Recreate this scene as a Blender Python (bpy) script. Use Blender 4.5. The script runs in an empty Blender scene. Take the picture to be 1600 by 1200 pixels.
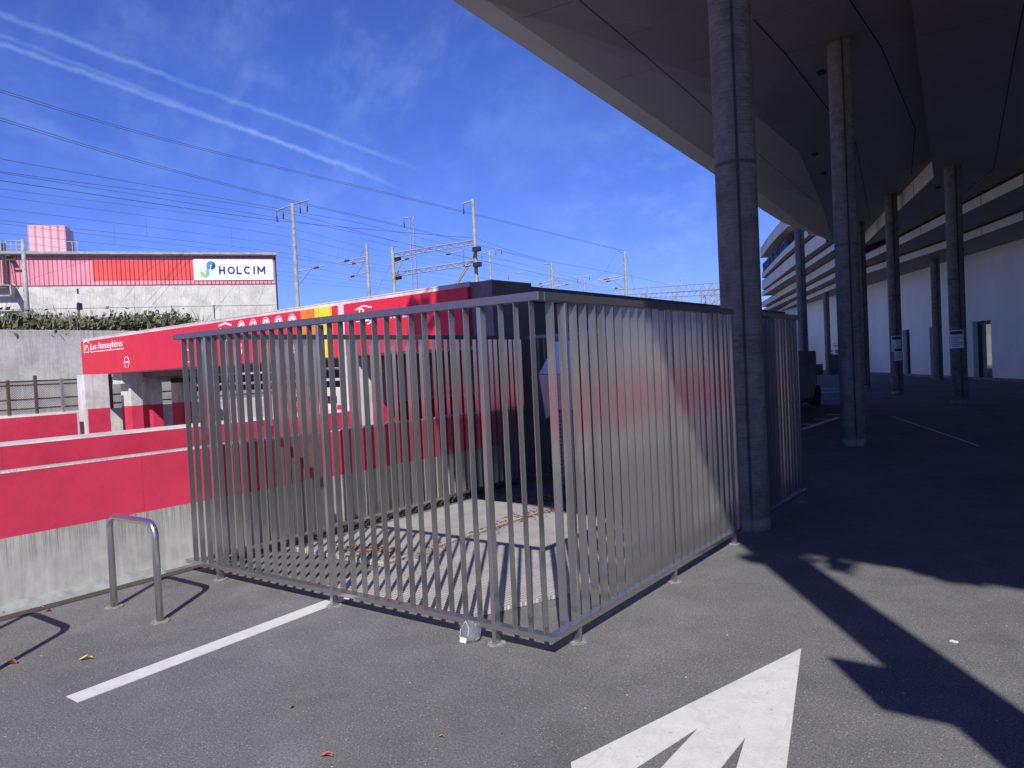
import bpy, bmesh, math, random
import numpy as np
from mathutils import Vector, Matrix, noise as mnoise
R_ = math.radians
random.seed(7)
scene = bpy.context.scene
COL = scene.collection

# ------------------------------------------------------------------ camera
FPX = 1160.0; CH = 1.65
VA = np.array([-760., 646.]); VB = np.array([1656., 530.])
_s = (VB[1]-VA[1])/(VB[0]-VA[0])
_y0 = VA[1]+_s*(0-VA[0]); _y1 = VA[1]+_s*(1600-VA[0])
_ray = lambda px, py: np.array([px-800., py-600., FPX])
_b = _ray(*VB); _b /= np.linalg.norm(_b)
_n = np.cross(_ray(0, _y0), _ray(1600, _y1)); _n /= np.linalg.norm(_n)
if _n[1] > 0: _n = -_n
_Y = _b-_n*np.dot(_b, _n); _Y /= np.linalg.norm(_Y)
_X = np.cross(_Y, _n); _X /= np.linalg.norm(_X)
if _X[0] < 0: _X = -_X
RW = np.array([_X, _Y, _n])
cam = bpy.data.objects.new('camera', bpy.data.cameras.new('camera'))
COL.objects.link(cam); scene.camera = cam
right = Vector(RW@np.array([1, 0, 0])); up = Vector(RW@np.array([0, -1, 0])); back = Vector(RW@np.array([0, 0, -1]))
cam.matrix_world = Matrix(((right.x, up.x, back.x, 0), (right.y, up.y, back.y, 0), (right.z, up.z, back.z, CH), (0, 0, 0, 1)))
cam.data.sensor_width = 36; cam.data.lens = 36*FPX/1600
cam.data.clip_start = 0.05; cam.data.clip_end = 4000
C0 = np.array([0, 0, CH])
# surveying helpers: the photograph's sight lines turned into positions on known planes
def wr(px, py): d = RW@_ray(px, py); return d/np.linalg.norm(d)
def gnd(px, py, z=0): d = wr(px, py); return C0+d*((z-CH)/d[2])
def onX(px, py, x): d = wr(px, py); return C0+d*(x/d[0])
def onY(px, py, y): d = wr(px, py); return C0+d*(y/d[1])
def dep(px, py, z): d = wr(px, py); return C0+d*(z/(RW.T@d)[2])

# ------------------------------------------------------------------ light
SUN_TO = Vector((0.437, -0.619, 0.653)).normalized()      # towards the sun
world = bpy.data.worlds.new('World'); scene.world = world; world.use_nodes = True
nt = world.node_tree; nt.nodes.clear()
def N(t, typ, **kw):
    n = t.nodes.new(typ)
    for k, v in kw.items(): setattr(n, k, v)
    return n
def mth(t, op, a, b=None, c=None, clamp=False):
    n = N(t, 'ShaderNodeMath', operation=op, use_clamp=clamp)
    for i, v in enumerate((a, b, c)):
        if v is None: continue
        if isinstance(v, (int, float)): n.inputs[i].default_value = v
        else: t.links.new(v, n.inputs[i])
    return n.outputs[0]
def vdot(t, vec, v):
    n = N(t, 'ShaderNodeVectorMath', operation='DOT_PRODUCT'); t.links.new(vec, n.inputs[0]); n.inputs[1].default_value = v
    return n.outputs['Value']
def mapr(t, v, a, b, c=0., d=1., smooth=True):
    n = N(t, 'ShaderNodeMapRange'); n.interpolation_type = 'SMOOTHSTEP' if smooth else 'LINEAR'
    t.links.new(v, n.inputs[0])
    for i, q in enumerate((a, b, c, d)): n.inputs[i+1].default_value = q
    return n.outputs[0]
sky = N(nt, 'ShaderNodeTexSky', sky_type='NISHITA'); sky.sun_disc = False
sky.sun_elevation = math.asin(SUN_TO.z); sky.sun_rotation = math.atan2(SUN_TO.x, SUN_TO.y)
sky.air_density = 1.0; sky.dust_density = 0.3; sky.ozone_density = 3.0; sky.altitude = 400
tint = N(nt, 'ShaderNodeMix', data_type='RGBA', blend_type='MULTIPLY'); tint.inputs['Factor'].default_value = 1
nt.links.new(sky.outputs[0], tint.inputs['A']); tint.inputs['B'].default_value = (0.80, 1.0, 2.2, 1)
tc = N(nt, 'ShaderNodeTexCoord'); gen = tc.outputs['Generated']
def wnoise(scale, detail=6, rough=.6, stretch=(1, 1, 1), rot=(0, 0, 0), dist=0.):
    m = N(nt, 'ShaderNodeMapping'); m.inputs['Scale'].default_value = stretch; m.inputs['Rotation'].default_value = rot
    nt.links.new(gen, m.inputs[0]); n = N(nt, 'ShaderNodeTexNoise'); nt.links.new(m.outputs[0], n.inputs[0])
    n.inputs['Scale'].default_value = scale; n.inputs['Detail'].default_value = detail
    n.inputs['Roughness'].default_value = rough; n.inputs['Distortion'].default_value = dist
    return n.outputs['Fac']
fine = wnoise(60, 5, .7); mid = wnoise(9, 6, .62, dist=.4)
def contrail(p0, p1, width, amp):
    a = wr(*p0); b = wr(*p1); nn = np.cross(a, b); nn /= np.linalg.norm(nn)
    al = b-a; al /= np.linalg.norm(al); s0 = float(np.dot(al, a)); s1 = float(np.dot(al, b))
    d = vdot(nt, gen, tuple(nn)); wob = mth(nt, 'MULTIPLY', mth(nt, 'SUBTRACT', fine, .5), width*1.5)
    wob2 = mth(nt, 'MULTIPLY', mth(nt, 'SUBTRACT', mid, .5), width*2.0)
    ad = mth(nt, 'ABSOLUTE', mth(nt, 'ADD', mth(nt, 'ADD', d, wob), wob2))
    prof = mapr(nt, ad, 0.0, width, 1, 0)
    s = vdot(nt, gen, tuple(al)); rng = mth(nt, 'MULTIPLY', mapr(nt, s, s1-.06, s1+.03, 1, 0), mapr(nt, s, s0-.5, s0-.3, 0, 1))
    br = mapr(nt, mid, .3, .6, .55, 1)
    return mth(nt, 'MULTIPLY', mth(nt, 'MULTIPLY', prof, rng), mth(nt, 'MULTIPLY', br, amp))
def cloudpatch(pc, rx, amp, lo, hi, nz):
    c = wr(*pc); d = vdot(nt, gen, tuple(c)); m = mapr(nt, d, math.cos(rx), math.cos(rx*.15), 0, 1)
    return mth(nt, 'MULTIPLY', mth(nt, 'MULTIPLY', m, mapr(nt, nz, lo, hi, 0, 1)), amp)
streak = wnoise(6, 7, .6, (1, 2.6, 2.0), (0.3, .2, .9), .15)
streak2 = wnoise(7, 7, .6, (2.2, 1, 3.4), (0.1, .3, .5), .15)
acc = contrail((0, 22), (650, 262), .0050, .22)
for q in (contrail((0, 68), (585, 275), .0050, .25), contrail((380, 200), (640, 300), .004, .14), contrail((0, 180), (260, 270), .016, .10),
          cloudpatch((450, 60), .36, .15, .42, .75, streak), cloudpatch((700, 230), .34, .07, .40, .8, streak),
          cloudpatch((150, 260), .30, .09, .42, .75, streak2), cloudpatch((1060, 330), .18, .22, .40, .75, streak2),
          cloudpatch((900, 420), .30, .10, .35, .8, streak2)):
    acc = mth(nt, 'ADD', acc, q)
acc = mth(nt, 'MINIMUM', acc, .8)
mixc = N(nt, 'ShaderNodeMix', data_type='RGBA'); nt.links.new(acc, mixc.inputs['Factor'])
nt.links.new(tint.outputs['Result'], mixc.inputs['A']); mixc.inputs['B'].default_value = (6.5, 9.5, 17.0, 1)
bg = N(nt, 'ShaderNodeBackground'); bg.inputs['Strength'].default_value = 0.06
nt.links.new(mixc.outputs['Result'], bg.inputs['Color'])
wo = N(nt, 'ShaderNodeOutputWorld'); nt.links.new(bg.outputs[0], wo.inputs[0])
sl = bpy.data.lights.new('sun', 'SUN'); sl.energy = 5.0; sl.angle = R_(0.53); sl.color = (1.0, 0.95, 0.88)
so = bpy.data.objects.new('sun', sl); COL.objects.link(so); so.rotation_euler = SUN_TO.to_track_quat('Z', 'Y').to_euler()
so.location = (10, -15, 20)
vs = scene.view_settings; vs.view_transform = 'Standard'; vs.look = 'None'; vs.exposure = 0.12; vs.gamma = 1.0; vs.use_curve_mapping = False
scene.render.resolution_x = 1024; scene.render.resolution_y = 768
scene.render.engine = 'CYCLES'

# ------------------------------------------------------------------ materials
def newmat(name):
    m = bpy.data.materials.new(name); m.use_nodes = True; t = m.node_tree
    b = t.nodes['Principled BSDF']; tcn = N(t, 'ShaderNodeTexCoord'); g = N(t, 'ShaderNodeNewGeometry')
    return m, t, b, tcn.outputs['Object'], g.outputs['Position']
def noi(t, vec, scale, detail=4, rough=.5, st=None, dist=0):
    if st:
        m = N(t, 'ShaderNodeMapping'); m.inputs['Scale'].default_value = st; t.links.new(vec, m.inputs[0]); vec = m.outputs[0]
    n = N(t, 'ShaderNodeTexNoise'); t.links.new(vec, n.inputs[0])
    n.inputs['Scale'].default_value = scale; n.inputs['Detail'].default_value = detail; n.inputs['Roughness'].default_value = rough
    n.inputs['Distortion'].default_value = dist
    return n.outputs['Fac']
def mixc_(t, f, a, b, mode='MIX'):
    n = N(t, 'ShaderNodeMix', data_type='RGBA', blend_type=mode)
    for i, v in (('Factor', f), ('A', a), ('B', b)):
        if isinstance(v, (int, float)): n.inputs[i].default_value = v
        elif isinstance(v, tuple): n.inputs[i].default_value = (v[0], v[1], v[2], 1)
        else: t.links.new(v, n.inputs[i])
    return n.outputs['Result']
def bump(t, b, h, s, d=.01):
    n = N(t, 'ShaderNodeBump'); n.inputs['Strength'].default_value = s; n.inputs['Distance'].default_value = d
    t.links.new(h, n.inputs['Height']); t.links.new(n.outputs[0], b.inputs['Normal'])
def simple(name, c, rough=.6, metal=0., var=.12, scale=3., bmp=0.):
    m, t, b, o, p = newmat(name)
    f = mapr(t, noi(t, p, scale, 6, .6), .3, .7)
    lo = tuple(x*(1-var) for x in c); hi = tuple(min(1, x*(1+var)) for x in c)
    t.links.new(mixc_(t, f, lo, hi), b.inputs['Base Color'])
    b.inputs['Roughness'].default_value = rough; b.inputs['Metallic'].default_value = metal
    if bmp: bump(t, b, noi(t, p, 80, 4), bmp, .004)
    return m
def sepz(t, p):
    s = N(t, 'ShaderNodeSeparateXYZ'); t.links.new(p, s.inputs[0]); return s.outputs

def asphalt(name, base, patch=True):
    m, t, b, o, p = newmat(name)
    big = noi(t, p, .55, 5, .6); med = noi(t, p, 3.2, 6, .65); gr = noi(t, p, 120, 4, .85); gr2 = noi(t, p, 70, 4, .7)
    f = mth(t, 'ADD', mth(t, 'MULTIPLY', mapr(t, big, .3, .7), .5), mth(t, 'MULTIPLY', mapr(t, med, .3, .7), .5))
    c = mixc_(t, f, tuple(x*.76 for x in base), tuple(x*1.20 for x in base))
    st_ = noi(t, p, 1.4, 3, .5); c = mixc_(t, mapr(t, st_, .64, .72, 0, .35), c, tuple(x*.45 for x in base))
    st2 = noi(t, p, .9, 4, .55, (1, 1, 1), .6); c = mixc_(t, mapr(t, st2, .60, .70, 0, .30), c, tuple(x*1.5 for x in base))
    sv = N(t, 'ShaderNodeTexVoronoi'); sv.inputs['Scale'].default_value = .8; t.links.new(p, sv.inputs[0]); c = mixc_(t, mth(t, 'MULTIPLY', mapr(t, sv.outputs['Distance'], .035, .07, 1, 0), .6), c, tuple(x*.3 for x in base))
    c = mixc_(t, mapr(t, gr, .25, .75), mixc_(t, 1., c, (.35, .35, .36), 'MULTIPLY'), mixc_(t, 1., c, (1.75, 1.75, 1.75), 'MULTIPLY'))
    c = mixc_(t, mapr(t, gr2, .3, .6, .45, 0), c, (.03, .03, .032))
    v = N(t, 'ShaderNodeTexVoronoi'); v.inputs['Scale'].default_value = 62; t.links.new(p, v.inputs[0])
    sp = mapr(t, v.outputs['Distance'], .12, .24, 1, 0)
    sx = N(t, 'ShaderNodeSeparateColor'); t.links.new(v.outputs['Color'], sx.inputs[0])
    sp = mth(t, 'MULTIPLY', sp, mapr(t, sx.outputs[0], .45, .9, 0, .85))
    c = mixc_(t, sp, c, (.50, .49, .48))
    v2 = N(t, 'ShaderNodeTexVoronoi'); v2.inputs['Scale'].default_value = 9; t.links.new(p, v2.inputs[0])
    s2 = N(t, 'ShaderNodeSeparateColor'); t.links.new(v2.outputs['Color'], s2.inputs[0])
    c = mixc_(t, mth(t, 'MULTIPLY', mapr(t, v2.outputs['Distance'], .035, .06, 1, 0), mapr(t, s2.outputs[1], .8, .85)), c, (.65, .64, .62))
    t.links.new(c, b.inputs['Base Color']); b.inputs['Roughness'].default_value = .88
    b.inputs['Specular IOR Level'].default_value = .25
    bump(t, b, mth(t, 'ADD', gr, mth(t, 'MULTIPLY', sp, .6)), .55, .004)
    return m
M = {}
M['asphalt'] = asphalt('asphalt', (.166, .167, .168))
M['track_ballast'] = asphalt('track_ballast', (.20, .17, .15))

def concrete(name, base, red_below=None, red_above=None, red=(.62, .034, .090), streak_top=None, panel=None, rough=.82):
    m, t, b, o, p = newmat(name)
    s = sepz(t, p)
    f = noi(t, p, 1.1, 7, .65); g = noi(t, p, 9, 5, .6); vert = noi(t, p, 6, 5, .65, (3, 3, .22))
    k = mth(t, 'ADD', mth(t, 'MULTIPLY', f, .5), mth(t, 'ADD', mth(t, 'MULTIPLY', g, .2), mth(t, 'MULTIPLY', vert, .3)))
    c = mixc_(t, mapr(t, k, .36, .62), tuple(x*.72 for x in base), tuple(min(.9, x*1.13) for x in base))
    if streak_top is not None:
        vs_ = noi(t, p, 9, 6, .75, (5, 5, .12)); vs2 = noi(t, p, 22, 4, .7, (5, 5, .10))
        fall = mapr(t, s[2], streak_top-.34, streak_top, 0, 1)
        st = mth(t, 'MULTIPLY', mapr(t, mth(t, 'MULTIPLY', vs_, vs2), .20, .38), fall)
        c = mixc_(t, mth(t, 'MULTIPLY', st, .75), c, (.13, .125, .11))
        lft = mapr(t, noi(t, p, 2.2, 5), .5, .7, 0, .45); c = mixc_(t, mth(t, 'MULTIPLY', lft, fall), c, (.20, .19, .17))
    pore = N(t, 'ShaderNodeTexVoronoi'); pore.inputs['Scale'].default_value = 26; t.links.new(p, pore.inputs[0])
    sc = N(t, 'ShaderNodeSeparateColor'); t.links.new(pore.outputs['Color'], sc.inputs[0])
    pr = mth(t, 'MULTIPLY', mapr(t, pore.outputs['Distance'], .06, .12, 1, 0), mapr(t, sc.outputs[1], .82, .86))
    c = mixc_(t, mth(t, 'MULTIPLY', pr, .55), c, (.10, .10, .09))
    if panel:
        ax, stp, zs = panel
        fr = mth(t, 'FRACT', mth(t, 'MULTIPLY', s[ax], 1/stp)); ln = mapr(t, mth(t, 'ABSOLUTE', mth(t, 'SUBTRACT', fr, .5)), .49, .497)
        c = mixc_(t, mth(t, 'MULTIPLY', ln, .45), c, (.12, .12, .12))
    if red_below is not None or red_above is not None:
        rv = mixc_(t, mapr(t, noi(t, p, 2.5, 6, .65), .3, .7), tuple(x*.86 for x in red), tuple(x*1.10 for x in red))
        zn = mth(t, 'ADD', s[2], mth(t, 'MULTIPLY', mth(t, 'SUBTRACT', noi(t, p, 40, 3), .5), .004))
        if red_above is not None: fr = mth(t, 'GREATER_THAN', zn, red_above)
        else: fr = mth(t, 'LESS_THAN', zn, red_below)
        # the top face (coping) keeps bare concrete
        g = N(t, 'ShaderNodeNewGeometry'); nz = sepz(t, g.outputs['Normal'])[2]
        fr = mth(t, 'MULTIPLY', fr, mth(t, 'LESS_THAN', nz, .5))
        rv = mixc_(t, mth(t, 'MULTIPLY', mapr(t, noi(t, p, 5, 5, .75, (3, 3, .2)), .58, .72), .22), rv, (.20, .03, .04)); sy = mth(t, 'FRACT', mth(t, 'MULTIPLY', s[1], 1/3.2)); rv = mixc_(t, mapr(t, mth(t, 'ABSOLUTE', mth(t, 'SUBTRACT', sy, .5)), .4975, .499, 0, .2), rv, (.2, .02, .03))
        chip = mth(t, 'MULTIPLY', mapr(t, pore.outputs['Distance'], .05, .09, 1, 0), mapr(t, sc.outputs[0], .9, .93))
        rv = mixc_(t, mth(t, 'MULTIPLY', chip, .7), rv, (.16, .02, .03))
        c = mixc_(t, fr, c, rv)
    t.links.new(c, b.inputs['Base Color']); b.inputs['Roughness'].default_value = rough
    bump(t, b, mth(t, 'ADD', noi(t, p, 60, 5, .7), mth(t, 'MULTIPLY', pr, -1.5)), .25, .004)
    return m
CB = (.58, .57, .54)
M['near_wall'] = concrete('wall_red_over_concrete', (.47, .465, .44), red_above=.546, streak_top=.546)
M['ramp_wall'] = concrete('wall_red', CB, red_above=-9)
M['pier_red_base'] = concrete('concrete_red_base', (.64, .63, .61), red_below=1.10)
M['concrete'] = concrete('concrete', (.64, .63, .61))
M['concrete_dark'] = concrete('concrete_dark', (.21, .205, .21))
M['retaining'] = concrete('retaining_concrete', (.55, .54, .51), streak_top=3.2, panel=(1, 2.6, 0))
M['industrial_concrete'] = concrete('industrial_concrete', (.56, .55, .50), panel=(1, 1.25, 0))
def redpanel(name, c, r=.5):
    m, t, b, o, p = newmat(name)
    f = mapr(t, noi(t, p, 1.8, 6, .65), .3, .7); g = mapr(t, noi(t, p, 14, 5, .7, (2, 2, .3)), .35, .7)
    s_ = sepz(t, p); cc = mixc_(t, mth(t, 'MULTIPLY', mth(t, 'ADD', f, g), .5), tuple(x*.90 for x in c), tuple(min(.95, x*1.10) for x in c))
    dr = mth(t, 'MULTIPLY', mapr(t, noi(t, p, 7, 4, .7, (2.5, 2.5, .10)), .60, .72), mapr(t, s_[2], 2.3, 2.8)); cc = mixc_(t, mth(t, 'MULTIPLY', dr, .28), cc, (.12, .05, .05))
    jx = mth(t, 'FRACT', mth(t, 'MULTIPLY', s_[0], 1/2.05)); cc = mixc_(t, mapr(t, mth(t, 'ABSOLUTE', mth(t, 'SUBTRACT', jx, .5)), .4955, .4985, 0, .45), cc, (.08, .01, .01))
    t.links.new(cc, b.inputs['Base Color'])
    b.inputs['Roughness'].default_value = r
    return m
M['red'] = redpanel('red_panel', (.68, .026, .058)); M['orange'] = redpanel('orange_panel', (.78, .24, .03)); M['yellow'] = redpanel('yellow_panel', (.86, .70, .04))
M['white_paint'] = simple('white_paint', (.80, .79, .77), .6, 0, .06, 20)
M['white_sign'] = simple('white_sign', (.82, .82, .82), .5, 0, .03)
M['blue_logo'] = simple('blue_logo', (.010, .035, .24), .5, 0, .05); M['mid_blue'] = simple('mid_blue', (.05, .22, .62), .5, 0, .05)
M['green_logo'] = simple('green_logo', (.30, .55, .08), .5, 0, .05); M['cyan_logo'] = simple('cyan_logo', (.12, .45, .75), .5, 0, .05)
def marking():
    m, t, b, o, p = newmat('road_marking')
    f = noi(t, p, 9, 7, .7); gr = noi(t, p, 140, 3, .8); big = noi(t, p, 2.2, 5, .6)
    c = mixc_(t, mapr(t, f, .3, .75), (.60, .59, .57), (.70, .69, .67)); c = mixc_(t, mapr(t, gr, .50, .70, 0, .45), c, (.34, .335, .33)); c = mixc_(t, mapr(t, noi(t, p, 30, 5, .8), .62, .70, 0, .8), c, (.17, .17, .17))
    wv = N(t, 'ShaderNodeTexWave'); wv.inputs['Scale'].default_value = 1.1; wv.inputs['Distortion'].default_value = 9; wv.inputs['Detail'].default_value = 4; t.links.new(p, wv.inputs[0])
    c = mixc_(t, mapr(t, wv.outputs['Fac'], .97, 1., 0, .22), c, (.45, .43, .42))
    c = mixc_(t, mapr(t, big, .5, .75, 0, .2), c, (.46, .45, .44))
    t.links.new(c, b.inputs['Base Color']); b.inputs['Roughness'].default_value = .8; bump(t, b, gr, .4, .003); return m
M['marking'] = marking()
def steel(name, base=(.43, .425, .42), rough=.15, aniso=.7, soil=True, metal=.84):
    m, t, b, o, p = newmat(name)
    br = noi(t, p, 260, 3, .7, (1, 1, .03)); f = noi(t, p, 1.6, 5, .6); dirt = noi(t, p, 14, 6, .75, (1, 1, .5))
    c = mixc_(t, mapr(t, br, .25, .75), tuple(x*.86 for x in base), tuple(x*1.1 for x in base))
    sc_ = noi(t, p, 45, 4, .8, (1, 1, .16)); c = mixc_(t, mapr(t, sc_, .68, .74, 0, .5), c, (.75, .74, .72))
    if soil: c = mixc_(t, mapr(t, dirt, .66, .78, 0, .35), c, (.60, .58, .55))
    t.links.new(c, b.inputs['Base Color']); b.inputs['Metallic'].default_value = metal
    t.links.new(mapr(t, mth(t, 'ADD', mth(t, 'MULTIPLY', f, .6), mth(t, 'MULTIPLY', br, .4)), .3, .7, rough*.85, rough*1.2, False), b.inputs['Roughness'])
    return m
M['steel'] = steel('brushed_steel'); M['steel_dark'] = steel('oxidised_steel', (.27, .27, .31), .36)
M['steel_tube'] = steel('steel_tube', (.62, .61, .61), .28, metal=.95)
M['galv'] = simple('galvanised', (.30, .31, .32), .55, .5, .2, 4); M['mast'] = simple('mast_grey', (.34, .335, .32), .7, .1, .22, 3)
M['dark_metal'] = simple('dark_metal', (.05, .05, .055), .5, .4); M['wire'] = simple('wire', (.10, .10, .11), .6, .3)
M['insulator'] = simple('insulator', (.06, .045, .045), .35)
M['rust'] = simple('rusty_steel', (.10, .072, .06), .85, .2, .3, 12)
def soffit(name, c):
    m, t, b, o, p = newmat(name)
    f = noi(t, p, .5, 5, .6); g = noi(t, p, 35, 4, .7)
    t.links.new(mixc_(t, mth(t, 'ADD', mth(t, 'MULTIPLY', mapr(t, f, .3, .7), .6), mth(t, 'MULTIPLY', mapr(t, g, .3, .7), .4)), tuple(x*.88 for x in c), tuple(x*1.08 for x in c)), b.inputs['Base Color'])
    b.inputs['Roughness'].default_value = .6; return m
M['soffit'] = soffit('soffit_panel', (.215, .20, .195)); M['edge_strip'] = soffit('edge_strip_panel', (.33, .315, .30)); M['fascia'] = soffit('fascia_panel', (.68, .65, .60)); M['render_wall'] = soffit('rendered_wall', (.74, .73, .72))
M['joint'] = simple('panel_joint', (.012, .012, .014), .8)
def column():
    m, t, b, o, p = newmat('column_concrete')
    rings = noi(t, p, 8, 7, .75, (.5, .5, 10), .3); blot = noi(t, p, 6, 6, .65); big = noi(t, p, 1.3, 4)
    k = mth(t, 'ADD', mth(t, 'MULTIPLY', rings, .55), mth(t, 'MULTIPLY', blot, .45))
    c = mixc_(t, mapr(t, k, .36, .64), (.085, .082, .08), (.25, .24, .235)); c = mixc_(t, mapr(t, rings, .60, .70, 0, .65), c, (.07, .07, .07))
    c = mixc_(t, mapr(t, big, .35, .65, 0, .3), c, (.20, .195, .19))
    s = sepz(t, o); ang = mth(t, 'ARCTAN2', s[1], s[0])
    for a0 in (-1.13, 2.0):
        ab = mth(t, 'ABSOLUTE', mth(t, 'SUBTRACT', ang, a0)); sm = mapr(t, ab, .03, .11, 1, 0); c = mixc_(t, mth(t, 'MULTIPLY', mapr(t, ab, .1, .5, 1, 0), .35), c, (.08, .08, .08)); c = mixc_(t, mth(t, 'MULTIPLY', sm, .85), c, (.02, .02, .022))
    c = mixc_(t, mapr(t, s[2], .0, .35, .5, 0), c, (.30, .29, .27)); pv = N(t, 'ShaderNodeTexVoronoi'); pv.inputs['Scale'].default_value = 14; t.links.new(p, pv.inputs[0]); c = mixc_(t, mapr(t, pv.outputs['Distance'], .08, .16, .6, 0), c, (.03, .03, .03))
    zf = mapr(t, mth(t, 'ABSOLUTE', mth(t, 'SUBTRACT', s[2], 3.42)), .01, .03, 1, 0); c = mixc_(t, mth(t, 'MULTIPLY', zf, .7), c, (.06, .06, .065))
    c = mixc_(t, 1., c, (1.0, .97, .90), 'MULTIPLY'); t.links.new(c, b.inputs['Base Color']); b.inputs['Roughness'].default_value = .8; bump(t, b, mth(t, 'ADD', rings, blot), .8, .010); return m
M['column'] = column()
def corrug(name, c, dirc, pitch, contrast=.35, amp=.05):
    m, t, b, o, p = newmat(name)
    d = vdot(t, p, dirc); w = mth(t, 'SINE', mth(t, 'MULTIPLY', d, 2*math.pi/pitch))
    f = noi(t, p, .8, 5, .6, (1, 1, .4))
    base = mixc_(t, mapr(t, f, .3, .7), tuple(x*.85 for x in c), tuple(min(.95, x*1.1) for x in c))
    t.links.new(base, b.inputs['Base Color']); b.inputs['Roughness'].default_value = .55
    bump(t, b, w, 1.0, amp); return m
HU = (.562, .827, 0.)
M['pink'] = corrug('pink_corrugated', (.82, .30, .37), HU, .30); M['coral'] = corrug('coral_corrugated', (.82, .10, .09), HU, .30)
M['pinklight'] = corrug('pale_pink_corrugated', (.72, .40, .44), HU, .5)
M['roof_grey'] = corrug('roof_corrugated', (.34, .33, .30), (.827, -.562, 0), .3)
def checker():
    m, t, b, o, p = newmat('chequer_plate')
    s = sepz(t, p)
    a = mth(t, 'SINE', mth(t, 'MULTIPLY', mth(t, 'ADD', s[0], s[1]), 105)); c_ = mth(t, 'SINE', mth(t, 'MULTIPLY', mth(t, 'SUBTRACT', s[0], s[1]), 105))
    k = mth(t, 'MULTIPLY', a, c_); f = noi(t, p, 3, 6, .7)
    base = mixc_(t, mapr(t, f, .3, .7), (.42, .40, .39), (.58, .555, .54)); base = mixc_(t, mapr(t, k, -.25, .25, .75, 0), base, (.17, .16, .16))
    t.links.new(base, b.inputs['Base Color']); b.inputs['Metallic'].default_value = 0; b.inputs['Roughness'].default_value = .6
    bump(t, b, k, .8, .004); return m
M['chequer'] = checker()
M['leaf_brown'] = simple('dry_leaf', (.30, .13, .075), .8, 0, .45, 60); M['leaf_tan'] = simple('tan_leaf', (.58, .40, .22), .8, 0, .2, 60)
M['leaf_red'] = simple('red_leaf', (.38, .10, .08), .8, 0, .25, 60)
def leafm(name, a, b_):
    m, t, b, o, p = newmat(name)
    t.links.new(mixc_(t, mapr(t, noi(t, p, 5, 4, .8), .35, .65), a, b_), b.inputs['Base Color']); b.inputs['Roughness'].default_value = .65
    b.inputs['Subsurface Weight'].default_value = 0; return m
M['leaf'] = leafm('shrub_leaf', (.040, .060, .022), (.15, .165, .08)); M['drygrass'] = leafm('dry_grass', (.13, .12, .075), (.25, .23, .16))
M['stem'] = simple('stem', (.10, .075, .05), .9)
M['sealant'] = simple('sealant', (.26, .27, .275), .85, 0, .2, 10, .3); M['tar'] = simple('tar_strip', (.060, .045, .045), .85, 0, .3, 30, .3)
M['pad'] = simple('mortar_pad', (.25, .235, .22), .9, 0, .3, 25, .4); M['paper'] = simple('paper', (.78, .78, .80), .7, 0, .03)
M['header_blue'] = simple('header_blue', (.015, .03, .16), .6); M['ink'] = simple('ink', (.10, .10, .12), .7)
m, t, b, o, p = newmat('window_glass'); b.inputs['Base Color'].default_value = (.45, .48, .50, 1); b.inputs['Metallic'].default_value = .9; b.inputs['Roughness'].default_value = .04; M['glass'] = m
m, t, b, o, p = newmat('clear_plastic'); b.inputs['Base Color'].default_value = (.9, .92, .93, 1); b.inputs['Roughness'].default_value = .12; b.inputs['Transmission Weight'].default_value = .88; b.inputs['IOR'].default_value = 1.22; b.inputs['Coat Weight'].default_value = .5; M['plastic'] = m
M['panel_steel'] = steel('polished_panel', (.75, .74, .74), .34, soil=False)
M['rubber'] = simple('rubber', (.02, .02, .02), .8); M['bin'] = simple('bin_plastic', (.035, .037, .042), .6)
m, t, b, o, p = newmat('wire_mesh'); s = sepz(t, p)
aa = mth(t, 'FRACT', mth(t, 'MULTIPLY', mth(t, 'ADD', s[1], s[2]), 17)); bb = mth(t, 'FRACT', mth(t, 'MULTIPLY', mth(t, 'SUBTRACT', s[1], s[2]), 17))
al = mth(t, 'MAXIMUM', mth(t, 'LESS_THAN', aa, .22), mth(t, 'LESS_THAN', bb, .22)); t.links.new(al, b.inputs['Alpha']); b.inputs['Base Color'].default_value = (.16, .16, .155, 1); b.inputs['Roughness'].default_value = .6; M['mesh'] = m

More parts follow.
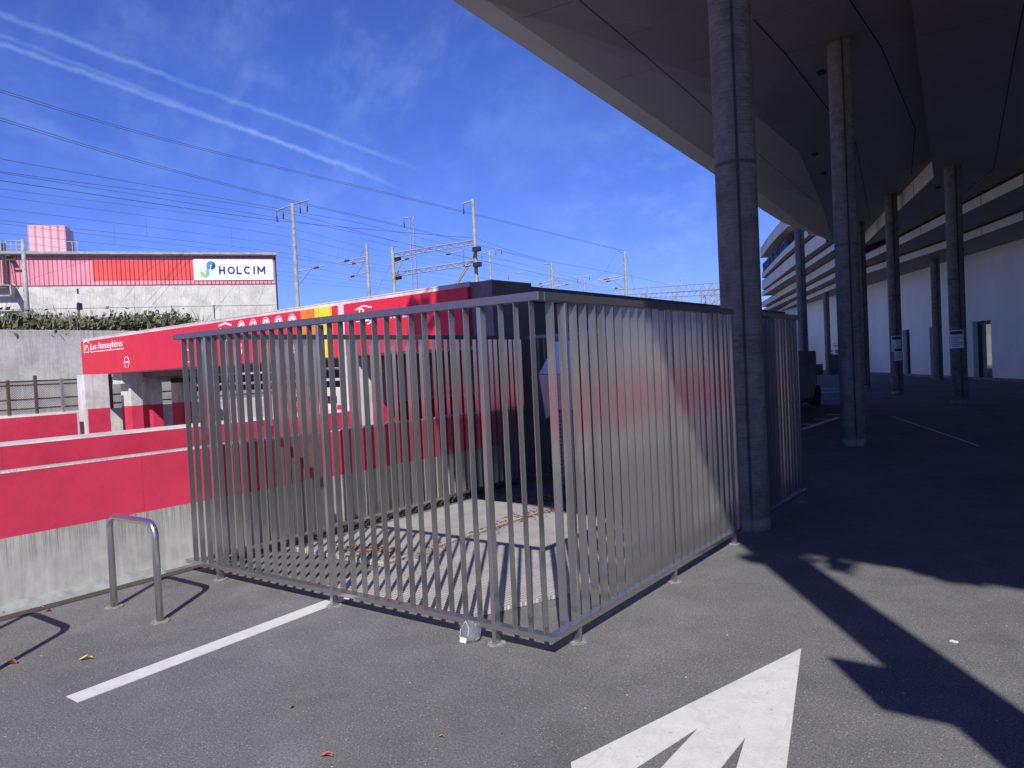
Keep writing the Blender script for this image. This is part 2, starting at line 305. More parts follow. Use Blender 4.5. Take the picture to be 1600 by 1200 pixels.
# ------------------------------------------------------------------ builders
class MB:
    def __init__(s): s.v = []; s.f = []
    def add(s, vs, fs):
        k = len(s.v); s.v += [tuple(v) for v in vs]; s.f += [tuple(i+k for i in f) for f in fs]; return s
    def box(s, x0, x1, y0, y1, z0, z1, fr=None):
        vs = [(x, y, z) for z in (z0, z1) for y in (y0, y1) for x in (x0, x1)]
        if fr is not None: vs = [fr(*v) for v in vs]
        return s.add(vs, [(0, 2, 3, 1), (4, 5, 7, 6), (0, 1, 5, 4), (2, 6, 7, 3), (0, 4, 6, 2), (1, 3, 7, 5)])
    def tube(s, pts, r, n=8, r1=None, caps=True):
        pts = [Vector(p) for p in pts]; L = len(pts); vs = []; fs = []
        pu = None
        for i, p in enumerate(pts):
            d = (pts[min(i+1, L-1)]-pts[max(i-1, 0)]).normalized()
            if pu is None: u = d.cross(Vector((0, 0, 1))); u = d.cross(Vector((0, 1, 0))) if u.length < .05 else u
            else: u = pu-d*pu.dot(d)
            u.normalize(); pu = u; w = d.cross(u)
            rr = r if r1 is None else r+(r1-r)*i/(L-1)
            vs += [p+(u*math.cos(2*math.pi*k/n)+w*math.sin(2*math.pi*k/n))*rr for k in range(n)]
        for i in range(L-1):
            for k in range(n): a = i*n+k; b_ = i*n+(k+1) % n; fs.append((a, b_, b_+n, a+n))
        if caps: fs.append(tuple(range(n-1, -1, -1))); fs.append(tuple((L-1)*n+k for k in range(n)))
        return s.add(vs, fs)
    def poly(s, pts): return s.add(pts, [tuple(range(len(pts)))])
    def prism(s, pts, off):
        n = len(pts); off = Vector(off); a = [Vector(p) for p in pts]; b_ = [p+off for p in a]
        return s.add(a+b_, [tuple(range(n-1, -1, -1)), tuple(range(n, 2*n))]+[(i, (i+1) % n, (i+1) % n+n, i+n) for i in range(n)])
    def disc(s, c, r, z, n=20, jit=0, h=.006):
        pts = [(c[0]+math.cos(2*math.pi*k/n)*r*(1+random.uniform(-jit, jit)), c[1]+math.sin(2*math.pi*k/n)*r*(1+random.uniform(-jit, jit)), z) for k in range(n)]
        return s.prism(pts, (0, 0, h))
    def build(s, name, mat, parent=None, smooth=False, loc=None, bevel=0):
        me = bpy.data.meshes.new(name); me.from_pydata(s.v, [], s.f); me.update()
        bm = bmesh.new(); bm.from_mesh(me)
        if bevel: bmesh.ops.bevel(bm, geom=bm.edges[:], offset=bevel, segments=1, affect='EDGES')
        bmesh.ops.recalc_face_normals(bm, faces=bm.faces[:]); bm.to_mesh(me); bm.free()
        o_ = bpy.data.objects.new(name, me); COL.objects.link(o_)
        me.materials.append(M[mat] if isinstance(mat, str) else mat)
        if smooth:
            for q in me.polygons: q.use_smooth = len(q.vertices) == 4
        if parent is not None:
            o_.parent = parent
            if loc is None: o_.location = -Vector(parent.location) if parent.rotation_euler.z == 0 and parent.get('root') is None else (0, 0, 0)
        if loc is not None: o_.location = loc
        return o_
def tag(o_, label=None, cat=None, group=None, kind=None):
    if label: o_['label'] = label
    if cat: o_['category'] = cat
    if group: o_['group'] = group
    if kind: o_['kind'] = kind
    return o_
def thing(name, loc, label, cat, group=None):
    e = bpy.data.objects.new(name, None); COL.objects.link(e); e.location = loc; e.empty_display_size = .2
    return tag(e, label, cat, group)
def part(mb, name, mat, parent, **k):     # world-coordinate mesh under a thing's empty (or under a part)
    o_ = mb.build(name, mat, None, **k); o_.parent = parent
    q = parent; off = Vector((0, 0, 0))
    while q is not None: off += Vector(q.location); q = q.parent
    o_.location = Vector(o_.location)-off
    return o_
def struct(mb, name, mat, **k): return tag(mb.build(name, mat, **k), kind='structure')
def text_mesh(s, size, ext=.004, bold=0.):
    cu = bpy.data.curves.new('t', 'FONT'); cu.body = s; cu.size = size; cu.extrude = ext; cu.offset = bold; cu.resolution_u = 4
    ob = bpy.data.objects.new('t', cu); COL.objects.link(ob); bpy.context.view_layer.update()
    me = bpy.data.meshes.new_from_object(ob.evaluated_get(bpy.context.evaluated_depsgraph_get()))
    vs = [tuple(v.co) for v in me.vertices]; fs = [tuple(q.vertices) for q in me.polygons]
    bpy.data.objects.remove(ob); bpy.data.meshes.remove(me)
    return vs, fs
def text_on(mb, s, size, org, ux, uz, width=None, ext=.004, bold=0.):
    vs, fs = text_mesh(s, size, ext, bold); ux = Vector(ux).normalized(); uz = Vector(uz).normalized(); un = ux.cross(uz)
    w = max(v[0] for v in vs); k = (width/w) if width else 1.
    mb.add([Vector(org)+ux*v[0]*k+uz*v[1]+un*v[2] for v in vs], fs)
def copy_tree(o_, parent=None):
    c = o_.copy(); COL.objects.link(c); c.parent = parent
    for ch in list(o_.children): copy_tree(ch, c)
    return c

# ------------------------------------------------------------------ SETTING: ground
struct(MB().poly([(-900, -900, -3.6), (1500, -900, -3.6), (1500, 1500, -3.6), (-900, 1500, -3.6)]), 'ground', 'track_ballast')
struct(MB().box(-6.35, 260, -160, 260, -3.4, 0), 'parking_ground', 'asphalt')
struct(MB().box(-23.58, -6.36, 22, 260, -3.4, -.002), 'rear_parking_ground', 'asphalt')
struct(MB().prism([(-9.4, -60, -.1), (-9.4, -20, -.1), (-9.4, 7, -2.4), (-9.4, 40, -2.4), (-9.4, 40, -2.6), (-9.4, -60, -2.6)], (3.04, 0, 0)), 'ramp_lane', 'asphalt')
struct(MB().box(-18.55, -10.05, -60, 40, -2.6, -2.2), 'lower_lane', 'asphalt')
struct(MB().box(-700, -23.6, -400, 900, -3.5, 3.15), 'railway_embankment', 'track_ballast')
mb = MB()
for i in range(4):
    for dx in (-.72, .72):
        x = -27-5.2*i+dx; mb.box(x-.035, x+.035, -200, 400, 3.16, 3.32)
tag(mb.build('railway_rails', 'rust'), kind='structure')
# markings
def flat(pxs, z=.004, th=.004): return [tuple(gnd(*p)[:2])+(z,) for p in pxs]
mk = MB(); mk.prism([(-4.30, 1.69, 0.001), (-4.165, 1.69, 0.001), (-4.27, 5.0, 0.001), (-4.405, 5.0, 0.001)], (0, 0, .004))
# thermoplastic markings are part of the paved surface
struct(mk, 'parking_line_marking', 'marking')
a_tip = gnd(1252, 1014); a_l = gnd(892, 1193)
G = lambda px, py: Vector(gnd(px, py))
tip = G(1252, 1014); L1 = G(892, 1193); n1 = G(1094, 1136); n2 = G(1165, 1153); n1a = G(995, 1200); n1b = G(1034, 1200); n2a = G(1127, 1200); n2b = G(1151, 1200); rgt = G(1229, 1200)
def ext(a, b_, k): return a+(b_-a)*k
pieces = [[tip, L1, ext(n1, n1a, 2.4), n1, n2, ext(n2, n2b, 3.6), ext(tip, rgt, 2.2)]]
mk = MB()
def zz(p, z=.001): return (p.x, p.y, z)
mk.prism([zz(q) for q in (tip, L1, ext(n1, n1a, 1.8), n1)], (0, 0, .004))
mk.prism([zz(q) for q in (tip, n1, ext(n1, n1b, 3.2), ext(n2, n2a, 3.2), n2)], (0, 0, .004))
mk.prism([zz(q) for q in (tip, n2, ext(n2, n2b, 3.0), ext(tip, rgt, 1.9))], (0, 0, .004))
struct(mk, 'arrow_marking', 'marking')
mk = MB()
for a, b_, wd in ((gnd(1253, 671), gnd(1311, 652), .16), (gnd(1253, 663), gnd(1272, 663), .1), (gnd(1272, 655), gnd(1296, 655), .1), (gnd(1250, 671), gnd(1256, 671), .1), (gnd(1292, 648), gnd(1313, 648), .1),
                  (gnd(1281, 607.6), gnd(1312, 607.6), .25), (gnd(1279, 614), gnd(1312, 612), .25), (gnd(1395, 651), gnd(1530, 697), .025)):
    a = Vector(a); b_ = Vector(b_); d = (b_-a).normalized(); n_ = Vector((-d.y, d.x, 0))*wd/2
    mk.prism([a+n_, a-n_, b_-n_, b_+n_], (0, 0, .005))
struct(mk, 'hatched_bay_marking', 'marking')
# foot of the wall: sealant fillet and tar strip
struct(MB().prism([(-6.35, -30, 0.002), (-6.24, -30, .002), (-6.25, -30, .012), (-6.31, -30, .04), (-6.345, -30, .065), (-6.35, -30, .065)], (0, 33.3, 0)), 'kerb_fillet', 'sealant')
struct(MB().box(-6.239, -6.12, -30, 8.3, .0005, .006), 'tar_gutter', 'tar')

# ------------------------------------------------------------------ ramp walls
def wall(name, x0, x1, y0, y1, z0, z1, mat, label):
    o_ = MB().box(x0, x1, y0, y1, z0, z1).build(name, mat, bevel=.012); return tag(o_, label, 'wall')
wall('parapet_wall', -6.50, -6.351, -32, 8.2, -2.6, 1.04, 'near_wall', 'low concrete wall nearest the bike racks, its upper half painted crimson')
wall('parapet_wall', -10.02, -9.40, -32, 8.40, -2.6, 1.04, 'ramp_wall', 'crimson wall between the two ramps, with a bare pale concrete top')
wall('parapet_wall', -19.2, -18.55, -32, 7.9, -2.6, 1.04, 'ramp_wall', 'farthest crimson wall left of the entrance pier, below the mesh fence')
wall('retaining_wall', -23.6, -23.0, -60, 70, -3.4, 3.28, 'retaining', 'tall bare concrete retaining wall under the shrubs')
wall('plinth_wall', -21.3, -21.0, -60, 40, -3.4, 1.0, 'concrete', 'low grey wall seen through the openings beneath the mesh fence')

# mesh fence on the plinth
fe = thing('mesh_fence', (-21.15, 6, 1.0), 'wire mesh security fence with brown posts in front of the retaining wall', 'fence')
part(MB().poly([(-21.15, -20, 1.02), (-21.15, 36, 1.02), (-21.15, 36, 1.86), (-21.15, -20, 1.86)]), 'wire_mesh', 'mesh', fe)
mb = MB()
for z in (1.12, 1.36, 1.72, 1.82): mb.box(-21.13, -21.095, -20, 36, z, z+.04)
part(mb, 'rail', 'rust', fe)
y = -5.; k = 0
while y < 24:
    z1 = 1.98 if k % 3 == 0 else 1.88
    part(MB().box(-21.10, -21.02, y-.03, y+.03, 1.0, z1), 'post', 'rust' if k % 3 != 1 else 'galv', fe); y += .62; k += 1

# ------------------------------------------------------------------ parking entrance
K = np.array([-6.35, 8.22]); TH = R_(3.1); D = np.array([-math.cos(TH), math.sin(TH)]); NN = np.array([-D[1], D[0]])
if NN[1] > 0: NN = -NN                    # outward (towards the camera)
def F(t_, n_, z_): q = K+D*t_+NN*n_; return (q[0], q[1], z_)
def fpx(px, py):
    d = wr(px, py); nn = NN; k_ = np.dot(nn, K)/np.dot(nn, d[:2]); P = C0+d*k_; return float(np.dot(P[:2]-K, D)), float(P[2])
ent = thing('parking_entrance', (-13, 8.6, 0), 'wide concrete car park entrance with crimson fascia, orange and yellow panels', 'building')
part(MB().box(.42, 14.16, -1.0, 0, 1.93, 2.86, F), 'lintel', 'concrete', ent)
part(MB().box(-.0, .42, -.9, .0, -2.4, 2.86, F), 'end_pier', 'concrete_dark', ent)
part(MB().box(-11.9, -6.75, 8.75, 17.5, 2.2, 2.80).box(-20.3, -11.9, 9.28, 11.2, 2.195, 2.80), 'roof', 'concrete', ent)
def boxpart(name, mat, a): part(MB().box(*a), name, mat, ent)
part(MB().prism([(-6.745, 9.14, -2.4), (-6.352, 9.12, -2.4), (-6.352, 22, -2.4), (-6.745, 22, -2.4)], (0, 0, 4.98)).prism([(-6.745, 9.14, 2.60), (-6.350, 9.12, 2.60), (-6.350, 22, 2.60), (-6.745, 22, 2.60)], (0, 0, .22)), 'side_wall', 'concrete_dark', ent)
# red, orange, yellow boards
def board(mat, t0, t1, z0=1.91, z1=2.80, n=.07, name='fascia_board'): return part(MB().box(t0, t1, .003, n, z0, z1, F), name, mat, ent)
t_or = fpx(475, 500)[0]; t_ye = fpx(497, 500)[0]; t_e = fpx(522, 500)[0]; t_r2 = fpx(543, 500)[0]; t_r3 = fpx(738, 500)[0]
board('red', t_or, 14.12, 1.94); board('orange', t_ye, t_or-.004, 1.94); bye = board('yellow', t_e, t_ye-.004, 1.94); board('red', 3.45, t_e-.004, 1.94, 2.80, .045); board('red', t_r3, t_r2, 1.95)
part(MB().box(.44, 14.2, -.30, .006, 2.861, 2.878, F), 'coping', 'concrete', ent)
# piers
part(MB().box(3.10, 3.32, -.40, .02, -2.4, 1.928, F), 'pier', 'concrete', ent)
for y0, y1 in ((8.15, 8.66), (9.18, 9.46), (9.71, 9.98), (10.50, 10.85), (11.3, 11.6)):
    part(MB().box(-19.05 if y0 > 9 else -18.9, -18.55, y0, y1, -2.4, 1.92 if y0 < 9 else 2.19), 'pier', 'pier_red_base', ent)
part(MB().box(-18.93, -18.555, 8.11, 8.147, -2.4, 1.915), 'pier_face', 'concrete', ent)
part(MB().box(-19.05, -18.56, 9.0, 13.2, 1.66, 2.19), 'lintel_beam', 'concrete', ent)
part(MB().box(-9.85, -9.54, 8.80, 17.4, -2.4, 2.19), 'dividing_wall', 'pier_red_base', ent)
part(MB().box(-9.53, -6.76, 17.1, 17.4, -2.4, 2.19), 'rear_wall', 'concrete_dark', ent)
part(MB().box(-18.5, -9.87, 14.5, 14.8, -2.4, 1.55), 'rear_wall', 'concrete', ent)
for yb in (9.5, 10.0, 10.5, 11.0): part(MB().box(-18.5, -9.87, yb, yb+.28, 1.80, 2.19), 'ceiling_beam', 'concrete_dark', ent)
part(MB().box(-18.5, -9.87, 10.2, 10.45, 1.62, 1.74), 'cable_tray', 'dark_metal', ent)
part(MB().box(-18.5, -9.87, 10.9, 11.0, 1.36, 1.50).box(-18.5, -9.87, 10.9, 11.0, 1.56, 1.70), 'louvre_beam', 'dark_metal', ent)
# height bar and banner hanging in the left bay
hb = part(MB().box(-12.35, -10.9, 9.18, 9.21, 1.10, 1.24), 'height_banner', 'red', ent)
mb = MB(); text_on(mb, 'HAUTEUR MAXIMALE', .11, (-12.28, 9.172, 1.125), (1, 0, 0), (0, 0, 1), 1.28, .002); part(mb, 'lettering', 'white_sign', hb)
hb = part(MB().box(-12.4, -10.8, 9.16, 9.22, .95, 1.07), 'height_bar', 'white_sign', ent)
for i in range(4): part(MB().box(-12.1+i*.42, -11.95+i*.42, 9.150, 9.158, .952, 1.068), 'bar_stripe', 'red', hb)
part(MB().box(-11.42, -11.38, 9.19, 9.22, 1.24, 1.80).box(-12.2, -12.16, 9.19, 9.22, 1.24, 1.80), 'hanger', 'dark_metal', ent)
# fascia graphics; u runs to the viewer's right
UX = Vector((-D[0], -D[1], 0)); UZ = Vector((0, 0, 1))
gfx = MB()
def stroke(mb, pts, w, n=.073, cl=False):
    P = [fpx(*q) for q in pts]
    if cl: P.append(P[0])
    for a, b_ in zip(P[:-1], P[1:]):
        d = Vector((b_[0]-a[0], b_[1]-a[1])); 
        if d.length < 1e-6: continue
        q = Vector((-d.y, d.x)).normalized()*w/2
        mb.prism([F(a[0]+q.x, n, a[1]+q.y), F(a[0]-q.x, n, a[1]-q.y), F(b_[0]-q.x, n, b_[1]-q.y), F(b_[0]+q.x, n, b_[1]+q.y)], (NN[0]*.004, NN[1]*.004, 0))
def ftext(mb, s, px, py, h, wpx, n=.077, bold=0.):
    a = fpx(px, py); b_ = fpx(px+wpx, py); text_on(mb, s, h/.72, F(a[0], n, a[1]), UX, UZ, abs(b_[0]-a[0]), .003, bold)
def ringf(mb, px, py, r, w, arc=(0, 360), n=.073, fill=False):
    c = fpx(px, py); k = 20
    A = [R_(arc[0]+(arc[1]-arc[0])*i/k) for i in range(k+1)]
    if fill:
        mb.prism([F(c[0]+math.cos(a)*r, n, c[1]+math.sin(a)*r) for a in A[:-1]], (NN[0]*.004, NN[1]*.004, 0)); return
    for a, b_ in zip(A[:-1], A[1:]):
        mb.prism([F(c[0]+math.cos(q)*rr, n, c[1]+math.sin(q)*rr) for q, rr in ((a, r-w/2), (a, r+w/2), (b_, r+w/2), (b_, r-w/2))], (NN[0]*.004, NN[1]*.004, 0))
stroke(gfx, [(135, 536), (139.5, 532.5), (144, 535.5)], .03); stroke(gfx, [(136, 538), (136.5, 551), (143.5, 550), (143, 543)], .022)
ftext(gfx, 'P', 138, 547, .13, 4.5)
ftext(gfx, 'Les Atmosphères', 147, 546.8, .17, 50); stroke(gfx, [(146, 541), (146.5, 550), (198, 544.5)], .02)
ringf(gfx, 203, 566, .13, .018, (-70, 250)); stroke(gfx, [(200.5, 566), (206, 565.6)], .03)
part(gfx, 'car_park_name', 'white_sign', ent); gfx = MB(); ringf(gfx, 299, 556, .13, .018); stroke(gfx, [(347, 509.5), (357, 505), (367, 508)], .04); stroke(gfx, [(350, 513), (350, 533), (366, 531), (366, 512)], .03); ftext(gfx, 'P', 354, 529, .20, 8)
ftext(gfx, '-1', 358, 552, .13, 5); ftext(gfx, '-3', 372, 556, .26, 12, bold=.01)
part(gfx, 'level_sign', 'white_sign', ent)
for i, (cx, cy) in enumerate(((382.5, 511), (401, 508.5), (421, 506), (441, 504), (462, 501))):
    gfx = MB(); ringf(gfx, cx, cy, .118, .012); ringf(gfx, cx, cy, .090, 0, fill=True); part(gfx, 'pictogram_disc', 'white_sign', ent)
gfx = MB()
ftext(gfx, '-1', 414, 543, .10, 5); ftext(gfx, '-2', 443, 543, .10, 5); ftext(gfx, 'P18', 458, 552, .16, 9)
ftext(gfx, '2', 487, 548, .30, 7, bold=.012)
part(gfx, 'sign_graphics', 'white_sign', ent)
g2 = MB(); ftext(g2, '?', 509, 548, .30, 6, bold=.012); part(g2, 'sign_numeral', 'white_sign', ent)
g3 = MB()
for i, (cx, cy) in enumerate(((382.5, 511), (401, 508.5), (421, 506), (441, 504), (462, 501))):
    c = fpx(cx, cy)
    if i == 4: g3.prism([F(c[0]+.025, .078, c[1]-.05), F(c[0]-.03, .078, c[1]-.05), F(c[0]-.0, .078, c[1]+.06)], (NN[0]*.004, NN[1]*.004, 0))
    elif i == 1: g3.box(c[0]-.035, c[0]-.005, .078, .082, c[1]-.02, c[1]+.06, F).box(c[0]+.005, c[0]+.035, .078, .082, c[1]-.05, c[1]+.03, F)
    elif i == 3: g3.box(c[0]-.015, c[0]+.015, .078, .082, c[1]+.0, c[1]+.055, F).box(c[0]-.03, c[0]+.03, .078, .082, c[1]-.045, c[1]-.02, F)
    else: g3.box(c[0]-.045, c[0]+.045, .078, .082, c[1]-.025, c[1]-.005, F).box(c[0]-.02, c[0]+.02, .078, .082, c[1]-.004, c[1]+.03, F)
part(g3, 'pictogram', 'red', ent)
g4 = MB(); stroke(g4, [(561, 484.5), (573, 478), (586.5, 480.5)], .022); ftext(g4, 'P', 566, 499, .18, 9); ringf(g4, 578, 491, .10, .022, (-150, 30)); ringf(g4, 579, 491, .16, .02, (-150, -90))
stroke(g4, [(562, 503), (588, 501)], .012); ftext(g4, 'PRIVÉ', 609, 499, .13, 32); part(g4, 'sign_graphics', 'white_sign', ent)

# ------------------------------------------------------------------ steel enclosure fence
XB = -2.30; YA = 3.39; XL = -6.02; YE = 8.53
fen = thing('slatted_enclosure', (-4.1, 6, 0), 'brushed steel slatted fence enclosing the floor hatches beside the near column', 'fence')
D_S, D_B, T_S = .046, .056, .005
def rails(a, b_, axis, side):   # a..b along axis; side = outward sign; rails cover the slat depth
    for z0, z1, nm in ((2.005, 2.052, 'top_rail'), (.095, .126, 'bottom_rail')):
        mb = MB()
        if axis == 'x': mb.box(a, b_, min(side, side+.06), max(side, side+.06), z0, z1)
        else: mb.box(min(side, side-.06), max(side, side-.06), a, b_, z0, z1)
        part(mb, nm, 'steel_dark' if nm == 'top_rail' else 'steel', fen, bevel=.002)
def slats(cs, axis, side):
    mb = MB()
    for c in cs:
        c += random.uniform(-.0012, .0012); tw = random.uniform(-.012, .012)
        if axis == 'x':
            y0 = side+.004; vs = [(c-T_S/2, y0), (c+T_S/2, y0), (c+T_S/2+tw*.1, y0+D_S), (c-T_S/2+tw*.1, y0+D_S)]
        else:
            x0 = side-.004; vs = [(x0, c-T_S/2), (x0, c+T_S/2), (x0-D_B, c+T_S/2+tw*.1), (x0-D_B, c-T_S/2+tw*.1)]
        mb.prism([(v[0], v[1], .127) for v in vs], (0, 0, 2.0045-.127))
    part(mb, 'slat_panel', 'steel', fen)
def bay(a, b_, n): return [a+(b_-a)*i/(n+1) for i in range(1, n+1)]
def post(x, y, axis):
    dx, dy = (.014, .027) if axis == 'x' else (.027, .014)
    part(MB().box(x-dx, x+dx, y-dy, y+dy, -.02, 2.0), 'post', 'steel', fen, bevel=.002)
    part(MB().disc((x, y), .055, .001, 26, .16, .006), 'mortar_pad', 'pad', fen)
# front side (along x)
rails(XL-.06, XB, 'x', YA-.001); rails(YA+.061, 6.44, 'y', XB); rails(6.86, YE, 'y', XB)
slats([-2.368, -2.478, -2.586+.0], 'x', YA); slats(bay(-2.735, -4.195, 12), 'x', YA); slats(bay(-4.195, -5.615, 12), 'x', YA); slats([-5.735, -5.846, -5.957], 'x', YA)
slats([3.545], 'y', XB); slats(bay(3.68, 5.035, 11), 'y', XB); slats(bay(5.035, 6.30, 10), 'y', XB); slats([6.425], 'y', XB); slats(bay(7.05, 8.40, 11)+[6.88, 6.965], 'y', XB)
for x in (-2.735, -4.195, -5.615): post(x, YA+.032, 'x')
for y in (3.68, 5.035, 6.30, 7.05, 8.40): post(XB-.032, y, 'y')
# inner side along the crimson wall and rear side
rails(YA+.061, YE-.062, 'y', XL+.06); slats(bay(YA+.1, YE-.1, 44), 'y', XL+.06); rails(XL-.0, XB-.062, 'x', YE-.061); slats(bay(XL+.1, XB-.1, 31), 'x', YE-.06)
for y in (4.4, 5.8, 7.2): post(XL+.028, y, 'y')
for x in (-5.0, -3.6): post(x, YE-.03, 'x')
# floor hatches
h1 = MB().box(-5.80, -4.61, 4.30, 6.93, .004, .045).build('floor_hatch', 'chequer', bevel=.006); tag(h1, 'left chequer plate floor hatch inside the enclosure, nearer the crimson wall', 'hatch')
h2 = thing('floor_hatch', (-3.75, 5.3, 0), 'right chequer plate floor hatch inside the enclosure, nearer the column', 'hatch')
part(MB().prism([(-4.57, 3.62, .004), (-3.18, 3.62, .004), (-2.86, 4.35, .004), (-2.86, 6.75, .004), (-4.57, 6.75, .004)], (0, 0, .028)), 'hatch_plate', 'chequer', h2)
part(MB().box(-4.62, -4.35, 4.55, 4.80, .033, .055), 'hinge_cover', 'pad', h2)
# steel panels at the back of the enclosure
pn = thing('door_panel', (-5.2, 8.0, 0), 'pale polished steel panel standing at the back of the enclosure, with a grille below', 'panel')
part(MB().prism([onY(842, 585, 8.06), onY(868, 534, 8.16), onY(900, 532, 8.16), onY(900, 584, 8.06)], (0, .03, 0)), 'panel_sheet', 'panel_steel', pn)
part(MB().prism([onY(842, 586, 8.06), onY(900, 585, 8.06), onY(900, 640, 8.06), onY(868, 640, 8.06), onY(853, 655, 8.06)], (0, .03, 0)), 'panel_sheet', 'panel_steel', pn)
mb = MB(); q0 = onY(864, 645, 8.1); q1 = onY(905, 645, 8.1)
for i in range(18): z = .08+i*.052; mb.box(q0[0], q1[0], 8.09, 8.115, z, z+.03)
for i in range(4): x = q0[0]+(q1[0]-q0[0])*i/3; mb.box(x-.01, x+.01, 8.085, 8.12, .05, 1.06)
part(mb, 'grille', 'galv', pn)

# leaf litter
def leaf(mb, x, y, z, s, a, curl=.3):
    ca, sa = math.cos(a), math.sin(a)
    P = [(-1, 0, 0), (-.4, .45, curl*.5), (.3, .38, curl*.7), (1, .0, .1), (.35, -.4, curl), (-.45, -.42, curl*.4)]
    mb.add([(x+s*(u*ca-v*sa), y+s*(u*sa+v*ca), z+s*w) for u, v, w in P]+[(x, y, z+s*.05)], [(6, i, (i+1) % 6) for i in range(6)])
mb = MB()
for i in range(380):
    t_ = random.random(); cl = random.choice((.12, .2, .55, .8, .93)) if random.random() < .7 else t_
    y = 4.35+2.5*min(1, max(0, cl+random.gauss(0, .05))); x = -4.59+random.gauss(0, .035 if random.random() < .7 else .12)
    leaf(mb, x, y, .05 if abs(x+4.59) > .03 else .03, random.uniform(.012, .03), random.uniform(0, 6.3), random.uniform(.1, .6))
for i in range(160): leaf(mb, -5.05+random.gauss(0, .16), 4.55+random.gauss(0, .10), .05, random.uniform(.015, .035), random.uniform(0, 6.3), .5)
for i in range(140): leaf(mb, -4.9+random.gauss(0, .3), 7.45+random.gauss(0, .12), .02, random.uniform(.02, .05), random.uniform(0, 6.3), .5)
tag(mb.build('leaf_litter', 'leaf_brown'), kind='stuff')
for (px, py, s, a, mt, lab) in ((135, 1031, .034, .7, 'leaf_tan', 'pale tan dry leaf lying near the white line'), (18, 1038, .032, .4, 'leaf_red', 'reddish dry leaf at the left edge by the rack shadow'),
                                (511, 1183, .026, .2, 'leaf_red', 'small reddish leaf on asphalt at the bottom of the view'), (75, 956, .02, .9, 'leaf_red', 'tiny dark leaf near the foot of the crimson wall'),
                                (456, 1107, .012, 1.2, 'leaf_brown', 'tiny brown leaf below the white line'), (690, 1153, .013, .2, 'leaf_brown', 'tiny dark leaf near the middle of the bottom edge'),
                                (64, 950, .018, .5, 'leaf_tan', 'small pale leaf in the tar strip by the wall'), (5, 961, .03, .4, 'leaf_red', 'rusty leaf against the wall foot at the far left')):
    s *= 1.35; g = gnd(px, py); mb = MB(); leaf(mb, 0, 0, 0, s, a, .45); leaf(mb, 0, 0, .002, s*.8, a+.5, .7)
    tag(mb.build('dry_leaf', mt, loc=(g[0], g[1], .006)), lab, 'leaf')
g = gnd(1490, 1004); mb = MB().prism([(g[0]-.02, g[1], .002), (g[0]+.015, g[1]-.012, .002), (g[0]+.022, g[1]+.004, .002), (g[0]-.01, g[1]+.012, .002)], (0, 0, .008)); tag(mb.build('paper_scrap', 'paper'), 'white paper scrap on the sunlit asphalt right of the column shadow', 'litter')

# crushed clear cup with a white label by the fence
cp = thing('plastic_cup', (-2.93, 3.36, 0), 'crushed clear plastic cup lying by the front fence', 'cup')
cg = gnd(731, 1003); KS = 1.45; mb = MB(); n = 14; rings_ = []
for j, (rr, zz_) in enumerate(((.030, .003), (.040, .012), (.046, .035), (.043, .06), (.030, .078), (.008, .086))):
    rings_.append([(cg[0]+KS*math.cos(2*math.pi*k/n)*rr*(1+.09*math.sin(k*2.1+j)), cg[1]+.03+KS*math.sin(2*math.pi*k/n)*rr*(1+.09*math.cos(k*1.7+j*2)), zz_*KS) for k in range(n)])
mb.add([v for r in rings_ for v in r], [(j*n+k, j*n+(k+1) % n, (j+1)*n+(k+1) % n, (j+1)*n+k) for j in range(5) for k in range(n)])
part(mb, 'cup_body', 'plastic', cp, smooth=True)
part(MB().prism([(cg[0]-.034, cg[1]-.036, .006), (cg[0]+.022, cg[1]-.042, .008), (cg[0]+.024, cg[1]-.038, .040), (cg[0]-.030, cg[1]-.031, .034)], (0, -.002, 0)), 'cup_label', 'paper', cp)
part(MB().tube([(cg[0]-.036, cg[1]-.030, .03), (cg[0]-.034, cg[1]-.026, .07), (cg[0]-.005, cg[1]-.005, .128)], .0011, 5).tube([(cg[0]-.005, cg[1]-.005, .128), (cg[0]+.030, cg[1]-.022, .095), (cg[0]+.032, cg[1]-.034, .05)], .0009, 5), 'cup_rim', 'paper', cp)

# ------------------------------------------------------------------ bicycle racks
def rack(x0, x1, y, h, r, name, label):
    rt = thing(name, ((x0+x1)/2, y, 0), label, 'bicycle rack', 'bicycle racks along the crimson wall'); rt['root'] = 1
    c = .09; pts = [(x0, y, -.02), (x0, y, h-c)]
    for i in range(1, 7): a = i/6*math.pi/2; pts.append((x0+c-c*math.cos(a), y, h-c+c*math.sin(a)))
    for i in range(0, 7): a = i/6*math.pi/2; pts.append((x1-c+c*math.sin(a), y, h-c+c*math.cos(a)))
    pts.append((x1, y, -.02)); mx = (x0+x1)/2
    MB().tube([(p[0]-mx, p[1]-y, p[2]) for p in pts], r, 16).build('tube', 'steel_tube', rt, smooth=True)
    for x in (x0, x1): MB().disc((x-mx, 0), .062, .001, 20, .12, .007).build('mortar_pad', 'pad', rt)
    return rt
rk = rack(-5.69, -5.04, 2.60, .685, .024, 'bicycle_rack', 'bent steel tube bicycle rack beside the crimson wall')
for i, y in enumerate((1.56, .52)):
    c = copy_tree(rk); c.location = (rk.location.x-.0, y, 0)
    c['label'] = ('steel bicycle rack outside the left edge, seen by its shadow', 'third steel bicycle rack, farthest behind the camera')[i]

